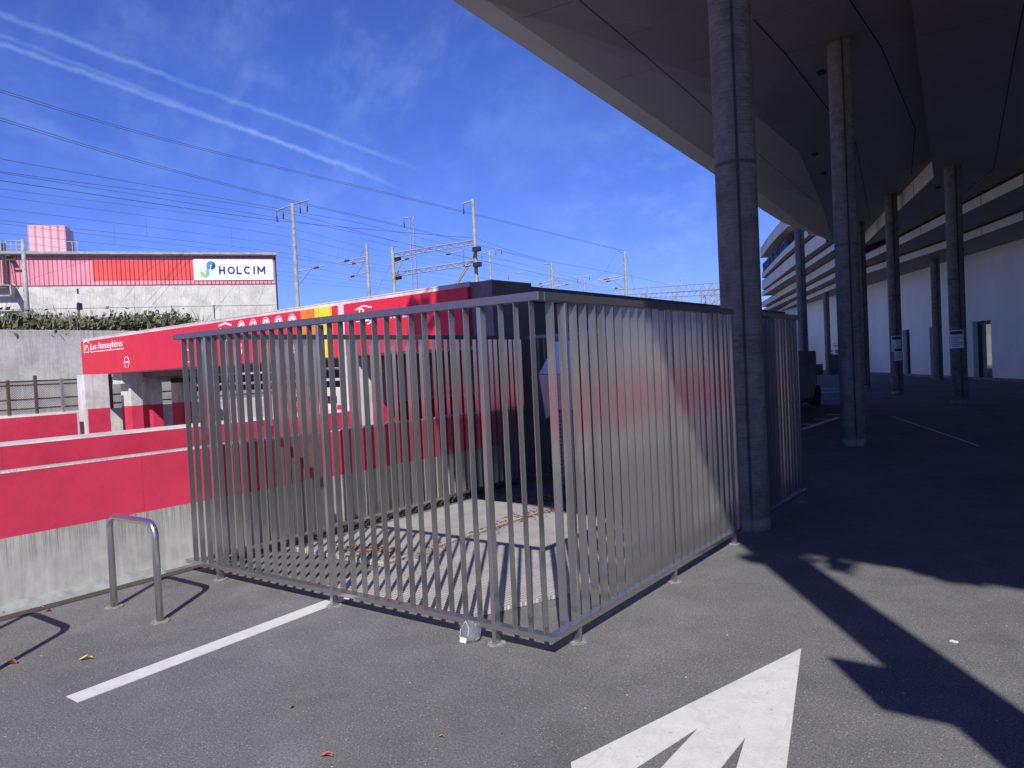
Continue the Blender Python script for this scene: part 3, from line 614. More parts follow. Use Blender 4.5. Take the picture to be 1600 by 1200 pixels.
# ------------------------------------------------------------------ columns
def col(x, y, h, r, label, ringz=None):
    c = thing('concrete_column', (x, y, 0), label, 'column', 'round concrete columns under the canopy'); c['root'] = 1
    MB().tube([(0, 0, -.02+h*i/14) for i in range(15)], r, 40).build('shaft', 'column', c, smooth=True)
    MB().tube([(0, 0, -.02), (0, 0, .12)], r+.004, 40).build('collar', 'column', c, smooth=True)
    if ringz: MB().tube([(0, 0, ringz-.03), (0, 0, ringz+.2)], r+.10, 40).build('head_ring', 'soffit', c, smooth=True)
    return c
cd = dep(1171, 811, 7.05)
col(cd[0]+.0, cd[1], 7.3, .188, 'nearest round concrete column, standing in the gap of the steel fence')
g = gnd(1330, 698); col(g[0], g[1]+.19, 7.3, .19, 'second concrete column, with a round ring at its head', 6.90)
g = gnd(1351, 607); col(g[0], g[1]+.19, 7.3, .19, 'column just behind the second one, almost hidden')
g = gnd(1401, 617); c3 = col(g[0], g[1]+.2, 7.3, .20, 'column with two overlapping notices, left of the door'); c3xy = (g[0], g[1]+.2)
g = gnd(1499, 632); c4 = col(g[0], g[1]+.2, 7.0, .205, 'column with one blue headed notice, in front of the far wall'); c4xy = (g[0], g[1]+.2)
g = gnd(1466, 594); col(g[0], g[1]+.2, 6.0, .20, 'column standing close to the far white wall')
g = gnd(1294, 584); col(g[0], g[1]+.2, 6.2, .20, 'farthest slim column, with a planter at its foot')
g = gnd(1256, 601); col(g[0], g[1]+.2, 7.8, .23, 'far column behind the dark trailer at the end of the fence')
c0 = col(2.2, .27, 7.3, .185, 'column beside the camera that throws the long shadow')
sg = thing('sign_plate', (1.9, .27, 3.55), 'small plate sign bracketed to the column beside the camera', 'sign'); part(MB().box(1.70, 2.02, .25, .28, 3.58, 4.10), 'plate', 'white_sign', sg); part(MB().box(1.98, 2.03, .26, .27, 3.7, 3.74).box(1.98, 2.03, .26, .27, 3.95, 3.99), 'bracket', 'galv', sg)
# notices wrapped on columns
def notice(cxy, r, px, pyt, pyb, wd, name, label, two=False):
    to = np.array([0., 0.])-np.array(cxy); a0 = math.atan2(to[1], to[0])
    d = wr(px, (pyt+pyb)/2); 
    # angle offset of the sheet centre on the shaft, from the sight line
    perp = np.array([-to[1], to[0]])/np.linalg.norm(to); k_ = np.linalg.norm(cxy)/np.hypot(*d[:2]); off = np.dot((d[:2]*k_)-np.array(cxy), perp); a0 += math.asin(max(-.9, min(.9, off/r)))
    zt = CH+wr(px, pyt)[2]*k_; zb = CH+wr(px, pyb)[2]*k_
    o_ = thing(name, (cxy[0], cxy[1], zb), label, 'notice')
    def sheet(mat, nm, a1, a2, z1, z2, rr):
        mb = MB(); n_ = 8; vs = []
        for i in range(n_+1):
            a = a0+a1+(a2-a1)*i/n_
            for R2 in (rr, rr+.004):
                for z in (z1, z2): vs.append((cxy[0]+math.cos(a)*R2, cxy[1]+math.sin(a)*R2, z))
        fs = []
        for i in range(n_): q = i*4; fs += [(q, q+1, q+5, q+4), (q+2, q+6, q+7, q+3), (q+1, q+3, q+7, q+5), (q, q+4, q+6, q+2)]
        mb.add(vs, fs); part(mb, nm, mat, o_)
    ha = wd/2/r; H = zt-zb
    sheet('paper', 'sheet', -ha, ha, zb, zt, r+.006); sheet('header_blue', 'header', -ha*.85, ha*.85, zt-H*.24, zt-H*.05, r+.012)
    for i in range(6): sheet('ink', 'text_line', -ha*.8, ha*(.8 if i % 3 else .3), zb+H*(.10+.10*i), zb+H*(.125+.10*i), r+.012)
    return o_
notice(c4xy, .205, 1494, 516, 544, .36, 'notice_sheet', 'white notice with a blue header taped round a column')
notice(c3xy, .20, 1401, 525, 549, .33, 'notice_sheet', 'upper notice with dark blue header on the left column')
nn_ = notice(c3xy, .207, 1404, 544, 563, .26, 'notice_sheet', 'lower pale notice overlapping another on the left column')

# ------------------------------------------------------------------ canopy building
bld = thing('canopy_building', (4, 20, 0), 'large modern building with a faceted overhanging canopy and stepped white bands', 'building')
ZS = 7.05
def S(px, py, z=ZS): return tuple(gnd(px, py, z))
edge = [(-1.2, .40), (-2.0, .80), (-4.3, 3.8)]
e0 = S(697, 0); e1 = S(1120, 278); e2 = S(1190, 330); e3 = S(1225, 351); e4 = S(1304, 380)
edge += [e0[:2], e1[:2], e2[:2], e3[:2], e4[:2]]
# inner line of the edge strip and the main soffit
def inset(P, d=.55):
    out = []
    for i, p in enumerate(P):
        a = Vector(P[max(0, i-1)]); b_ = Vector(P[min(len(P)-1, i+1)]); t_ = (b_-a).normalized(); out.append((p[0]+t_.y*d, p[1]-t_.x*d))
    return out
full = [(30, -2.5), (8, -1.2), (4.6, -.81), (2.5, -.43)]+edge
ins = [(30, -1.8), (8, -.6), (4.6, -.25), (2.6, .12), (-1.0, .95), (-1.7, 1.25), (-3.8, 4.1)]
i0 = S(760, 0, ZS-.10); i1 = S(1120, 252, ZS-.10); i2 = S(1215, 322, ZS-.1)
ins += [i0[:2], i1[:2], i2[:2], (e3[0]+.7, e3[1]-.3), (e4[0]+.6, e4[1]-1.2)]
mb = MB(); Zt = ZS+.14
n_ = len(full)
for i in range(n_-1):
    a, b_, c_, d_ = full[i], full[i+1], ins[i], ins[i+1]
    mb.poly([(a[0], a[1], ZS+.06), (b_[0], b_[1], ZS+.06), (d_[0], d_[1], ZS-.10), (c_[0], c_[1], ZS-.10)])
    mb.poly([(a[0], a[1], ZS+.06), (a[0], a[1], Zt), (b_[0], b_[1], Zt), (b_[0], b_[1], ZS+.06)])
part(mb, 'canopy_edge', 'edge_strip', bld)
# lower facet (creases seen from below)
T0 = S(1459, 277, 6.45); cA = S(1403, 330, 6.45); cB = S(1348, 385, 6.45); cC = S(1306, 417, 6.45); cD = S(1262, 448, 6.45); cE = S(1195, 485, 6.45)
mb = MB()
zS = ZS-.10
k1 = S(1417, 0, zS-.02); far = S(1395, -220, zS-.01)
soff = [(q[0], q[1], zS) for q in ins]
mb.poly(soff[::-1]+[]) if False else None
zc = zS-.32
cr = [S(1018, 42, zc+.20), S(1114, 127, zc+.06), S(1183, 182, zc), S(1250, 240, zc), S(1284, 320, zc), S(1302, 381, zc+.18)]
L_ = [(q[0], q[1], zS) for q in ins]
SOF = []
# strip between the edge and the fold
SOF.append([L_[5], L_[6], L_[7], cr[0]]); SOF.append([L_[7], L_[8], cr[2], cr[1], cr[0]]); SOF.append([L_[8], cr[3], cr[2]]); SOF.append([L_[8], L_[9], cr[4], cr[3]]); SOF.append([L_[9], L_[10], L_[11], cr[5], cr[4]])
# large inner facets
a0 = (far[0], far[1], zS)
SOF.append([L_[4], L_[5], cr[0]]); SOF.append([L_[4], cr[0], a0, (30, 6, zS), (30, -1.8, zS), L_[1], L_[2], L_[3]])
SOF.append([cr[0], cr[1], a0]); SOF.append([cr[1], cr[2], a0]); SOF.append([cr[2], cr[3], a0]); SOF.append([cr[3], cr[4], a0]); T7 = (T0[0], T0[1], zS)
SOF.append([cr[4], T7, a0]); SOF.append([cr[4], cr[5], (cB[0], cB[1], zS), T7]); SOF.append([cr[5], L_[11], (cC[0]-.3, cC[1], zS), (cB[0], cB[1], zS)])
def poly_any(mb, pts):
    if len(pts) <= 3: mb.poly(pts); return
    from mathutils.geometry import tessellate_polygon
    for tr_ in tessellate_polygon([[Vector((q[0], q[1], 0)) for q in pts]]): mb.poly([pts[k] for k in tr_])
for pp in SOF: poly_any(mb, pp)
ray_v, ray_f = list(mb.v), list(mb.f)
part(mb, 'soffit', 'soffit', bld)
mb = MB()
b1 = S(1405, 367, 6.45); b2 = S(1600, 268, 6.45); b3 = (b2[0]+(b2[0]-b1[0])*1.5, b2[1]+(b2[1]-b1[1])*1.5, 6.45); J = S(1600, 3, 6.85)
low = [T0, cA, cB, cC, cD]
mb.poly([T0, (far[0], far[1], zS-.02), J]); mb.poly([T0, J, b2]); mb.poly([J, (far[0], far[1], zS-.02), (30, 6, zS-.02)]); mb.poly([J, (30, 6, zS-.02), b3]); mb.poly([J, b3, b2])
mb.poly([T0, b2, b1]); mb.poly([T0, b1, cB, cA])
ray_f += [tuple(k+len(ray_v) for k in f) for f in mb.f]; ray_v += mb.v
part(mb, 'lower_soffit', 'soffit', bld)
# stepped bands: bottom edge traced on its own level, face up to the next, underside back to the wall line
def tier(pts, zb, zt, backd, mat='fascia', slope=.0, nm='band'):
    P = [Vector(gnd(px, py, zb)) for px, py in pts]
    d0 = (P[0]-P[1]); P = [P[0]+d0*1.6]+P; P[0].z = zb
    mb = MB(); bt = MB(); n = len(P); Q = [p+Vector((backd, backd*.45, 0)) for p in P]
    for i in range(n-1):
        mb.poly([P[i], P[i+1], P[i+1]+Vector((slope, 0, zt-zb)), P[i]+Vector((slope, 0, zt-zb))])
        bt.poly([P[i], P[i+1], Q[i+1], Q[i]])
        bt.poly([P[i]+Vector((0, 0, zt-zb+.0)), P[i+1]+Vector((0, 0, zt-zb)), Q[i+1]+Vector((0, 0, zt-zb)), Q[i]+Vector((0, 0, zt-zb))])
    bd = part(mb, nm, mat, bld); part(bt, 'band_soffit', 'soffit', bld)
    jm = MB()
    for i in range(n-1):
        L = (P[i+1]-P[i]).length; k = max(1, int(L/2.6)); u = (P[i+1]-P[i]).normalized(); o2 = Vector((u.y, -u.x, 0));
        if o2.dot(Vector((-1, -.6, 0))) < 0: o2 = -o2
        for j in range(k):
            q = P[i]+u*(L*j/k); jm.prism([q+o2*.004, q+u*.03+o2*.004, q+u*.03+o2*.004+Vector((0, 0, zt-zb)), q+o2*.004+Vector((0, 0, zt-zb))], o2*.003)
        jm.prism([P[i]+o2*.004+Vector((0, 0, zt-zb-.05)), P[i+1]+o2*.004+Vector((0, 0, zt-zb-.05)), P[i+1]+o2*.004+Vector((0, 0, zt-zb)), P[i]+o2*.004+Vector((0, 0, zt-zb))], o2*.003)
    part(jm, 'panel_joint', 'joint', bld)
    return P
z7 = lambda x, y: (1180+x/7.5, 340+y/7.5)
PA = tier([(1600, 343), (1481, 386.5), (1405, 411), (1348, 429)]+[z7(930, 825), z7(600, 965), z7(430, 1030), z7(280, 1110), z7(150, 1190)], 5.70, 6.04, 6)
PB = tier([(1600, 288), (1481, 346), (1405, 383), (1348, 409)]+[z7(940, 700), z7(600, 865), z7(350, 985), z7(150, 1080), z7(60, 1140)], 6.06, 6.42, 8)
PC = tier([(1459, 277), (1403, 330), (1348, 385)]+[z7(930, 575), z7(600, 760), z7(350, 890), z7(80, 1050)], 6.45, 7.0, 10) if False else None
def band(pts, zb, zt, back=10, dx=0, under=True):
    P = [Vector(gnd(px, py, zb)) for px, py in pts]; mb = MB(); bt = MB(); n = len(P)
    for i in range(n-1):
        mb.poly([P[i], P[i+1], P[i+1]+Vector((0, 0, zt-zb)), P[i]+Vector((0, 0, zt-zb))])
        a = P[i]+Vector((back, back*.5, 0)); b_ = P[i+1]+Vector((back, back*.5, 0))
        bt.poly([P[i], P[i+1], b_, a])
    bd = part(mb, 'band', 'fascia', bld)
    jm = MB()
    for i in range(n-1):
        L = (P[i+1]-P[i]).length; k = max(1, int(L/3)); u = (P[i+1]-P[i]).normalized(); o2 = Vector((u.y, -u.x, 0))
        if o2.dot(Vector((-1, -.6, 0))) < 0: o2 = -o2
        for j in range(k): q = P[i]+u*(L*(j+.5)/k); jm.prism([q+o2*.004, q+u*.03+o2*.004, q+u*.03+o2*.004+Vector((0, 0, zt-zb)), q+o2*.004+Vector((0, 0, zt-zb))], o2*.003)
        jm.prism([P[i]+o2*.004+Vector((0, 0, zt-zb-.05)), P[i+1]+o2*.004+Vector((0, 0, zt-zb-.05)), P[i+1]+o2*.004+Vector((0, 0, zt-zb)), P[i]+o2*.004+Vector((0, 0, zt-zb))], o2*.003)
    part(jm, 'panel_joint', 'joint', bld)
    if under: part(bt, 'band_soffit', 'soffit', bld)
    return P
band([(1459, 277), (1403, 330), (1348, 385), z7(1000, 560)], 6.45, 7.0, 3, under=False)
band([z7(1000, 540), z7(930, 575), z7(600, 760), z7(350, 890), z7(80, 1050)], 6.45, 6.95, 12)
band([z7(1000, 330), z7(925, 375), z7(600, 590), z7(350, 740), z7(80, 920)], 6.98, 7.35, 14)
band([z7(830, 290), z7(600, 450), z7(350, 640), z7(80, 850)], 7.40, 8.2, 16)
band([z7(620, 212), z7(500, 310), z7(330, 455), z7(80, 712)], 8.3, 8.75, 18)
# sign wall, recess and roof band on the far wing
Pr = band([z7(385, 100), z7(250, 235), z7(160, 340), z7(62, 475)], 10.2, 11.0, 20)
w0 = Vector(gnd(*z7(600, 235), 8.75)); w1 = Vector(gnd(*z7(80, 700), 8.75)); sh = Vector((1.2, 1.2, 0))
part(MB().prism([w0+sh, w1+sh, w1+sh+Vector((0, 0, 1.5)), w0+sh+Vector((0, 0, 1.5))], (.3, .2, 0)), 'recessed_wall', 'fascia', bld)
la = Vector(gnd(*z7(92, 660), 8.75)); lb = Vector(gnd(*z7(370, 400), 8.75)); u = (lb-la); u.z = 0
mb = MB(); text_on(mb, 'NOBERTIN PALLASEN', 1.15, la+Vector((.05, .05, .1)), u, (0, 0, 1), u.length, .08, .03)
part(mb, 'facade_lettering', 'header_blue', bld)
mb = MB()
for i in range(8):
    q = la+u*(.02+i*.135)+Vector((.2, .2, 1.9)); mb.box(q.x-.25, q.x+.6, q.y-.1, q.y+.1, q.z, q.z+.28)
part(mb, 'bracket', 'galv', bld)
# ground floor wall with door, window and recess
W0 = Vector((-15.433, 62.741, 0)); W1 = Vector((-1.197, 36.148, 0)); wu = (W1-W0).normalized(); wn = Vector((wu.y, -wu.x, 0)); wn = -wn if wn.dot(-W1) < 0 else wn
def WF(u_, n__, z_): q = W0+wu*u_+wn*n__; return (q.x, q.y, z_)
def wpx(px, py):
    d = Vector(wr(px, py)); k_ = (W0-Vector((0, 0, 0))).dot(wn)/d.dot(wn); P = Vector(C0)+d*k_; return (P-W0).dot(wu), P.z
LW = 62.
holes = []
for (xa, xb, yt, yb) in ((1519, 1548, 503, 592), (1410, 1421, 516, 583), (1452, 1459, 512, 589)):
    ua, zt = wpx(xa, yt); ub, _ = wpx(xb, yt); holes.append((ua, ub, max(zt, 2.2)))
holes.sort(); mb = MB(); u0 = -30.
for ua, ub, zt in holes: mb.box(u0, ua, -.4, 0, 0, 5.72, WF).box(ua, ub, -.4, 0, zt, 5.72, WF); u0 = ub
mb.box(u0, LW, -.4, 0, 0, 5.72, WF)
part(mb, 'ground_floor_wall', 'render_wall', bld)
part(MB().box(-30, LW, .001, .03, .0, .12, WF), 'skirting', 'concrete_dark', bld)
for ua, ub, zt in holes:
    fr = part(MB().box(ua, ua+.1, -.36, -.22, 0, zt, WF).box(ub-.1, ub, -.36, -.22, 0, zt, WF).box(ua+.1, ub-.1, -.36, -.22, zt-.16, zt, WF).box(ua+.1, ub-.1, -.36, -.22, 0, .1, WF), 'door', 'dark_metal', bld)
    part(MB().box(ua+.1, ub-.1, -.32, -.29, .1, zt-.16, WF), 'pane', 'glass' if ub-ua > .8 else 'dark_metal', fr)
# unseen closing wall and upper block, both shaped for the shade they give
part(MB().prism([(12.3, 11, 0), (34, 9, 0), (34, 9.4, 0), (12.5, 11.4, 0)], (0, 0, 5.72)), 'closing_shade_wall', 'render_wall', bld)  # unseen; closes off the far right so the space under the canopy stays dark
part(MB().prism([(4, 7, ZS+.2), (34, 3, ZS+.2), (34, 75, ZS+.2), (-12, 64, ZS+.2), (-9, 45, ZS+.2), (-7, 20, ZS+.2), (-2.5, 11, ZS+.2)], (0, 0, 5.5)), 'upper_shade_block', 'fascia', bld)  # unseen mass, outline pushed left to keep the far ground in shadow
mb = MB(); Zt2 = ZS+.141
mb.poly([(q[0], q[1], Zt2) for q in full]+[(5, 60, Zt2), (34, 60, Zt2)])
part(mb, 'canopy_roof', 'concrete_dark', bld)
# panel joints and small downlights on the soffit
from mathutils.bvhtree import BVHTree
BV = BVHTree.FromPolygons([Vector(v) for v in ray_v], ray_f)
def onsof(px, py):
    h = BV.ray_cast(Vector(C0), Vector(wr(px, py)))
    if h[0] is None: return None
    n_ = h[1] if h[1].z < 0 else -h[1]
    return h[0]+n_*.004, n_
def jline(pts, w=.016):
    for (x0, y0), (x1, y1) in zip(pts[:-1], pts[1:]):
        k = max(1, int(math.hypot(x1-x0, y1-y0)/12)); pr = [onsof(x0+(x1-x0)*i/k, y0+(y1-y0)*i/k) for i in range(k+1)]
        for a, b_ in zip(pr[:-1], pr[1:]):
            if a is None or b_ is None: continue
            d = (b_[0]-a[0]); 
            if d.length > 6 or d.length < .01: continue
            d.normalize(); q = d.cross(a[1]).normalized()*w/2; mb.add([a[0]+q, a[0]-q, b_[0]-q, b_[0]+q], [(0, 1, 2, 3)])
mb = MB()
for pts, w in (([(1177, 30), (1228, 85), (1295, 172), (1337, 223), (1360, 345)], .03), ([(1318, -20), (1328, 0), (1377, 73), (1430, 200), (1424, 273)], .035),
               ([(905, 0), (973, 57), (1075, 144), (1117, 182), (1185, 240), (1290, 330)], .026),
               ([(792, 36), (897, 1)], .014), ([(932, 133), (1027, 105)], .014), ([(1025, 196), (1117, 177)], .014), ([(974, 57), (1018, 43)], .012), ([(1082, 95), (1113, 86)], .012), ([(1075, 144), (1113, 134)], .012),
               ([(1185, 166), (1270, 148)], .014), ([(1177, 32), (1280, 0)], .012), ([(1178, 66), (1200, 59)], .012), ([(1224, 84), (1350, 48)], .014), ([(1260, 127), (1376, 98)], .014), ([(1367, 73), (1420, 60), (1600, 16)], .016),
               ([(1235, 223), (1297, 211)], .016), ([(1335, 186), (1412, 173)], .016), ([(1337, 220), (1430, 203)], .018), ([(1410, 154), (1440, 147)], .016), ([(1186, 195), (1240, 186)], .014), ([(1200, 248), (1245, 238)], .016),
               ([(1180, 305), (1295, 285)], .018), ([(1240, 283), (1297, 272)], .018), ([(1340, 270), (1420, 255)], .022), ([(1340, 300), (1395, 288)], .02),
               ([(1600, 5), (1584, 88), (1553, 263), (1507, 300), (1440, 345)], .035), ([(1440, 158), (1573, 133)], .016), ([(1457, 223), (1560, 203)], .016), ([(1460, 270), (1600, 257)], .02), ([(1585, 88), (1600, 85)], .016), ([(1410, 325), (1478, 320)], .02)):
    jline(pts, w*.6)
part(mb, 'soffit_joint', 'joint', bld)
for px, py in ((1283, 112), (1273, 240), (1286, 270), (1466, 292)):
    q = onsof(px, py)
    if q: q = q[0]; part(MB().box(q[0]-.06, q[0]+.06, q[1]-.09, q[1]+.09, q[2]-.03, q[2]+.02), 'downlight', 'joint', bld)

# ------------------------------------------------------------------ far things under the canopy
tr = thing('box_trailer', (-7, 23.5, 0), 'dark grey box trailer parked at the far end of the steel fence', 'trailer')
part(MB().box(-8.2, -6.02, 20.2, 23.9, .25, 1.66), 'trailer_body', 'concrete_dark', tr, bevel=.03); part(MB().box(-8.1, -6.05, 20.4, 23.7, .14, .25), 'chassis', 'dark_metal', tr)
for y in (21.2, 23.85): part(MB().tube([(-6.25, y, .30), (-5.98, y, .30)], .30, 24), 'wheel', 'rubber', tr)
pl = thing('planter', (-11.8, 54, 0), 'black planter with a bushy plant behind the farthest column', 'planter')
part(MB().prism([(-12.6, 53.4, 0), (-10.6, 53.4, 0), (-10.5, 54.4, 0), (-12.7, 54.4, 0)], (0, 0, 1.35)), 'pot', 'bin', pl)
mb = MB()
for i in range(260): leaf(mb, -11.6+random.gauss(0, .45), 53.9+random.gauss(0, .3), 1.4+abs(random.gauss(0, .35)), .10, random.uniform(0, 6.3), random.uniform(-1, 1))
part(mb, 'foliage', 'leaf', pl)
ct = thing('hand_cart', (-13.0, 52.8, 0), 'small black two wheeled hand cart left of the farthest column', 'cart')
part(MB().box(-13.5, -12.95, 52.6, 53.0, .25, .75), 'tray', 'bin', ct); part(MB().tube([(-13.5, 52.8, .7), (-13.9, 52.8, 1.25)], .03, 6), 'handle', 'dark_metal', ct)
for y in (52.55, 53.05): part(MB().tube([(-13.2, y-.03, .22), (-13.2, y+.03, .22)], .22, 16), 'wheel', 'rubber', ct)

# ------------------------------------------------------------------ industrial building
HC = dep(430, 443.5, 60.); HUv = Vector(HU).normalized(); HN = Vector((HUv.y, -HUv.x, 0)); HN = -HN if HN.dot(-Vector(HC)) < 0 else HN
def H(u_, n__, z_): q = Vector((HC[0], HC[1], 0))-HUv*u_+HN*n__; return (q.x, q.y, z_)
def hpx(px, py):
    d = Vector(wr(px, py)); k_ = Vector((HC[0], HC[1], 0)).dot(HN)/d.dot(HN); P = Vector(C0)+d*k_; return -(P-Vector((HC[0], HC[1], 0))).dot(HUv), P.z
ind = thing('industrial_hall', (HC[0]-8, HC[1]-10, 3), 'concrete hall with pink corrugated cladding and a white company sign', 'building')
LH = hpx(-160, 450)[0]
part(MB().box(0, LH, -25, 0, 3.0, 9.16, H), 'concrete_base', 'industrial_concrete', ind)
part(MB().box(-.02, LH, -25, .08, 9.17, 11.38, H), 'cladding', 'pink', ind)
part(MB().prism([H(-.15, .3, 11.39), H(-.15, .3, 11.46), H(-.15, -12, 12.2), H(-.15, -25.2, 11.46), H(-.15, -25.2, 11.39)], tuple(-HUv*(LH+.2))), 'roof', 'roof_grey', ind)
mb = MB()
for px in (80, 140, 205, 270, 330, 392): u_, _ = hpx(px, 396); mb.prism([H(u_-.9, .403, 11.46), H(u_+.6, .403, 11.46), H(u_+.9, .403, 11.625), H(u_-.6, .403, 11.625)], tuple(HN*.012))
part(mb, 'rooflight', 'galv', ind)
part(MB().box(-.2, LH, .302, .40, 11.45, 11.63, H), 'roof_edge', 'roof_grey', ind)
part(MB().box(-.2, LH, .30, .42, 11.34, 11.445, H).box(-.16, -.04, .02, .14, 3, 11.3, H), 'gutter', 'dark_metal', ind)
mb = MB(); mb.box(0, LH, .001, .02, 7.45, 7.49, H); part(mb, 'wall_joint', 'galv', ind)
ua, za = hpx(144, 406.5); ub, zb_ = hpx(302, 437.0); part(MB().box(ub, ua, .085, .12, zb_, za, H), 'coral_panel', 'coral', ind)
ua, za = hpx(302, 404.5); ub, zb_ = hpx(427.5, 437.5); sp_ = part(MB().box(ub, ua, .085, .16, zb_, za, H), 'sign_board', 'white_sign', ind)
def arcband(mb, c, r, w, a0, a1, n=.165, ku=1.):
    k = 12
    for i in range(k):
        A0 = R_(a0+(a1-a0)*i/k); A1 = R_(a0+(a1-a0)*(i+1)/k)
        mb.prism([H(c[0]-math.cos(q)*rr*ku, n, c[1]+math.sin(q)*rr) for q, rr in ((A0, r-w/2), (A0, r+w/2), (A1, r+w/2), (A1, r-w/2))], tuple(HN*.02))
uL, zL = hpx(325, 421); z_top = hpx(325, 410)[1]; rr = (z_top-zL)*.30*1.0; ww = rr*.75
def sc(px): return hpx(px, 421)[0]
wl = abs(sc(335)-sc(314)); r2 = wl*.205; w2 = r2*1.3
mb = MB(); arcband(mb, (uL-wl*.24, zL+ (z_top-zL)*.55), r2, w2, 40, -90); part(mb, 'logo_mark', 'blue_logo', sp_)
mb = MB(); arcband(mb, (uL-wl*.24, zL+(z_top-zL)*.55), r2, w2, 40, 180); mb.box(uL-wl*.24+r2-w2/2, uL-wl*.24+r2+w2/2, .165, .185, zL+.02, zL+(z_top-zL)*.55, H); part(mb, 'logo_mark', 'mid_blue', sp_)
mb = MB(); arcband(mb, (uL+wl*.24, zL-(z_top-zL)*.55), r2, w2, 150, 290); part(mb, 'logo_mark', 'green_logo', sp_)
mb = MB(); arcband(mb, (uL+wl*.24, zL-(z_top-zL)*.55), r2, w2, 290, 360); mb.box(uL+wl*.24-r2-w2/2, uL+wl*.24-r2+w2/2, .165, .185, zL-(z_top-zL)*.55, zL-.02, H); part(mb, 'logo_mark', 'cyan_logo', sp_)
ua, za = hpx(342.5, 429); ub, _ = hpx(416.5, 428.5); ht = hpx(342, 416.5)[1]-za
Wd = ua-ub; ltr = MB(); lw = ht*.20
def ls(x0, y0, x1, y1, w=None):      # a straight stroke, x from the left of the word, in metres
    w = w or lw; d = Vector((x1-x0, y1-y0)); n2_ = Vector((-d.y, d.x)).normalized()*w/2
    ltr.prism([H(ua-(x0+n2_.x), .165, za+y0+n2_.y), H(ua-(x0-n2_.x), .165, za+y0-n2_.y), H(ua-(x1-n2_.x), .165, za+y1-n2_.y), H(ua-(x1+n2_.x), .165, za+y1+n2_.y)], tuple(HN*.02))
def la_(cx, a0, a1, rx):
    k = 18
    for i in range(k):
        A0 = R_(a0+(a1-a0)*i/k); A1 = R_(a0+(a1-a0)*(i+1)/k); ls(cx+math.cos(A0)*rx, ht/2+math.sin(A0)*(ht-lw)/2, cx+math.cos(A1)*rx, ht/2+math.sin(A1)*(ht-lw)/2)
c = Wd/6.35; w1 = c*.70; h = lw/2
ls(h, 0, h, ht); ls(w1, 0, w1, ht); ls(h, ht/2, w1, ht/2)
la_(c*1.62, 0, 360, w1*.56)
x = c*2.42; ls(x, 0, x, ht); ls(x-h, h, x+w1*.85, h)
la_(c*3.80, 45, 315, w1*.56)
x = c*4.68; ls(x, 0, x, ht)
x = c*5.22; ls(x, 0, x, ht); ls(x+w1*1.25, 0, x+w1*1.25, ht); ls(x+h*.3, ht-h, x+w1*.625, ht*.28); ls(x+w1*1.25-h*.3, ht-h, x+w1*.625, ht*.28)
mb = ltr; part(mb, 'sign_lettering', 'blue_logo', sp_)
# plant room on the roof
ua, za = hpx(44, 351); ub, _ = hpx(98, 351)
def H2(u_, n__, z_): return H(u_, n__-1.2, z_)
ph = part(MB().box(ub+.2, ua+.5, -3.4, -.6, 11.55, 13.95, H2), 'plant_room', 'pinklight', ind)
mb = MB()
for px in (0, 8, 16, 24, 32, 112, 120): u_, _ = hpx(px, 390); mb.box(u_-.03, u_+.03, -.3, -.24, 11.4, 12.5, H)
for z in (11.9, 12.2, 12.5): mb.box(hpx(32, 390)[0], LH, -.3, -.26, z, z+.04, H)
mb.box(hpx(122, 390)[0], hpx(100, 390)[0], -.3, -.26, 12.45, 12.49, H)
part(mb, 'roof_railing', 'galv', ind)
mb = MB()
for px in (8, 12.5): u_, _ = hpx(px, 430); mb.box(u_-.05, u_+.05, .25, .35, 9.2, 12.2, H)
u_a = hpx(8, 430)[0]; u_b = hpx(12.5, 430)[0]
for i in range(12): mb.box(u_b, u_a, .28, .32, 9.3+i*.25, 9.34+i*.25, H)
mb.box(hpx(14, 400)[0]-.3, hpx(14, 400)[0], .2, .9, 11.2, 11.32, H).box(hpx(30, 400)[0], hpx(14, 400)[0], .8, .9, 10.9, 11.0, H)
mb.prism([H(hpx(17, 400)[0], .3, 11.2), H(hpx(18, 400)[0], .3, 11.2), H(hpx(25, 440)[0], .3, 9.3), H(hpx(24, 440)[0], .3, 9.3)], tuple(HN*.08))
part(mb, 'access_ladder', 'dark_metal', ind)
mb = MB(); u1_ = hpx(25, 450)[0]; mb.box(u1_, LH, .09, 1.2, 9.05, 9.13, H).box(u1_, LH, 1.12, 1.2, 8.3, 8.4, H).box(u1_, u1_+.1, .1, 1.2, 8.3, 9.13, H); part(mb, 'platform', 'galv', ind)

# poles in front of the hall
def pole(px, pyt, pyb, z, r, name, label, cat='pole', mat='mast', r1=None):
    t_ = dep(px[0], pyt, z); b_ = dep(px[1], pyb, z); t_[0], t_[1] = (t_[0]+b_[0])/2, (t_[1]+b_[1])/2
    th = thing(name, (t_[0], t_[1], 3.1), label, cat)
    part(MB().tube([(t_[0], t_[1], 3.1), (t_[0], t_[1], t_[2])], r, 12, r1), 'shaft', mat, th, smooth=True); return th, t_
p1, tp = pole((34, 44), 375, 487, 48, .20, 'concrete_pole', 'tapering concrete pole in front of the pink hall, at left', r1=.11)
p2, tp = pole((121, 124), 451, 492, 40, .05, 'signal_post', 'thin dark signal post above the shrubs', mat='dark_metal')
part(MB().box(tp[0]-.09, tp[0]+.09, tp[1]-.1, tp[1]+.1, tp[2]-.75, tp[2]-.3), 'signal_plate', 'white_sign', p2); part(MB().box(tp[0]-.02, tp[0]+.22, tp[1]-.1, tp[1]+.1, tp[2]-1.15, tp[2]-.8), 'signal_box', 'dark_metal', p2)
p3, tp = pole((334, 336), 476, 500, 34, .025, 'marker_post', 'small post with a white head near the end of the shrubs', mat='dark_metal')
part(MB().box(tp[0]-.07, tp[0]+.07, tp[1]-.07, tp[1]+.07, tp[2]-.02, tp[2]+.16), 'marker_head', 'white_sign', p3)

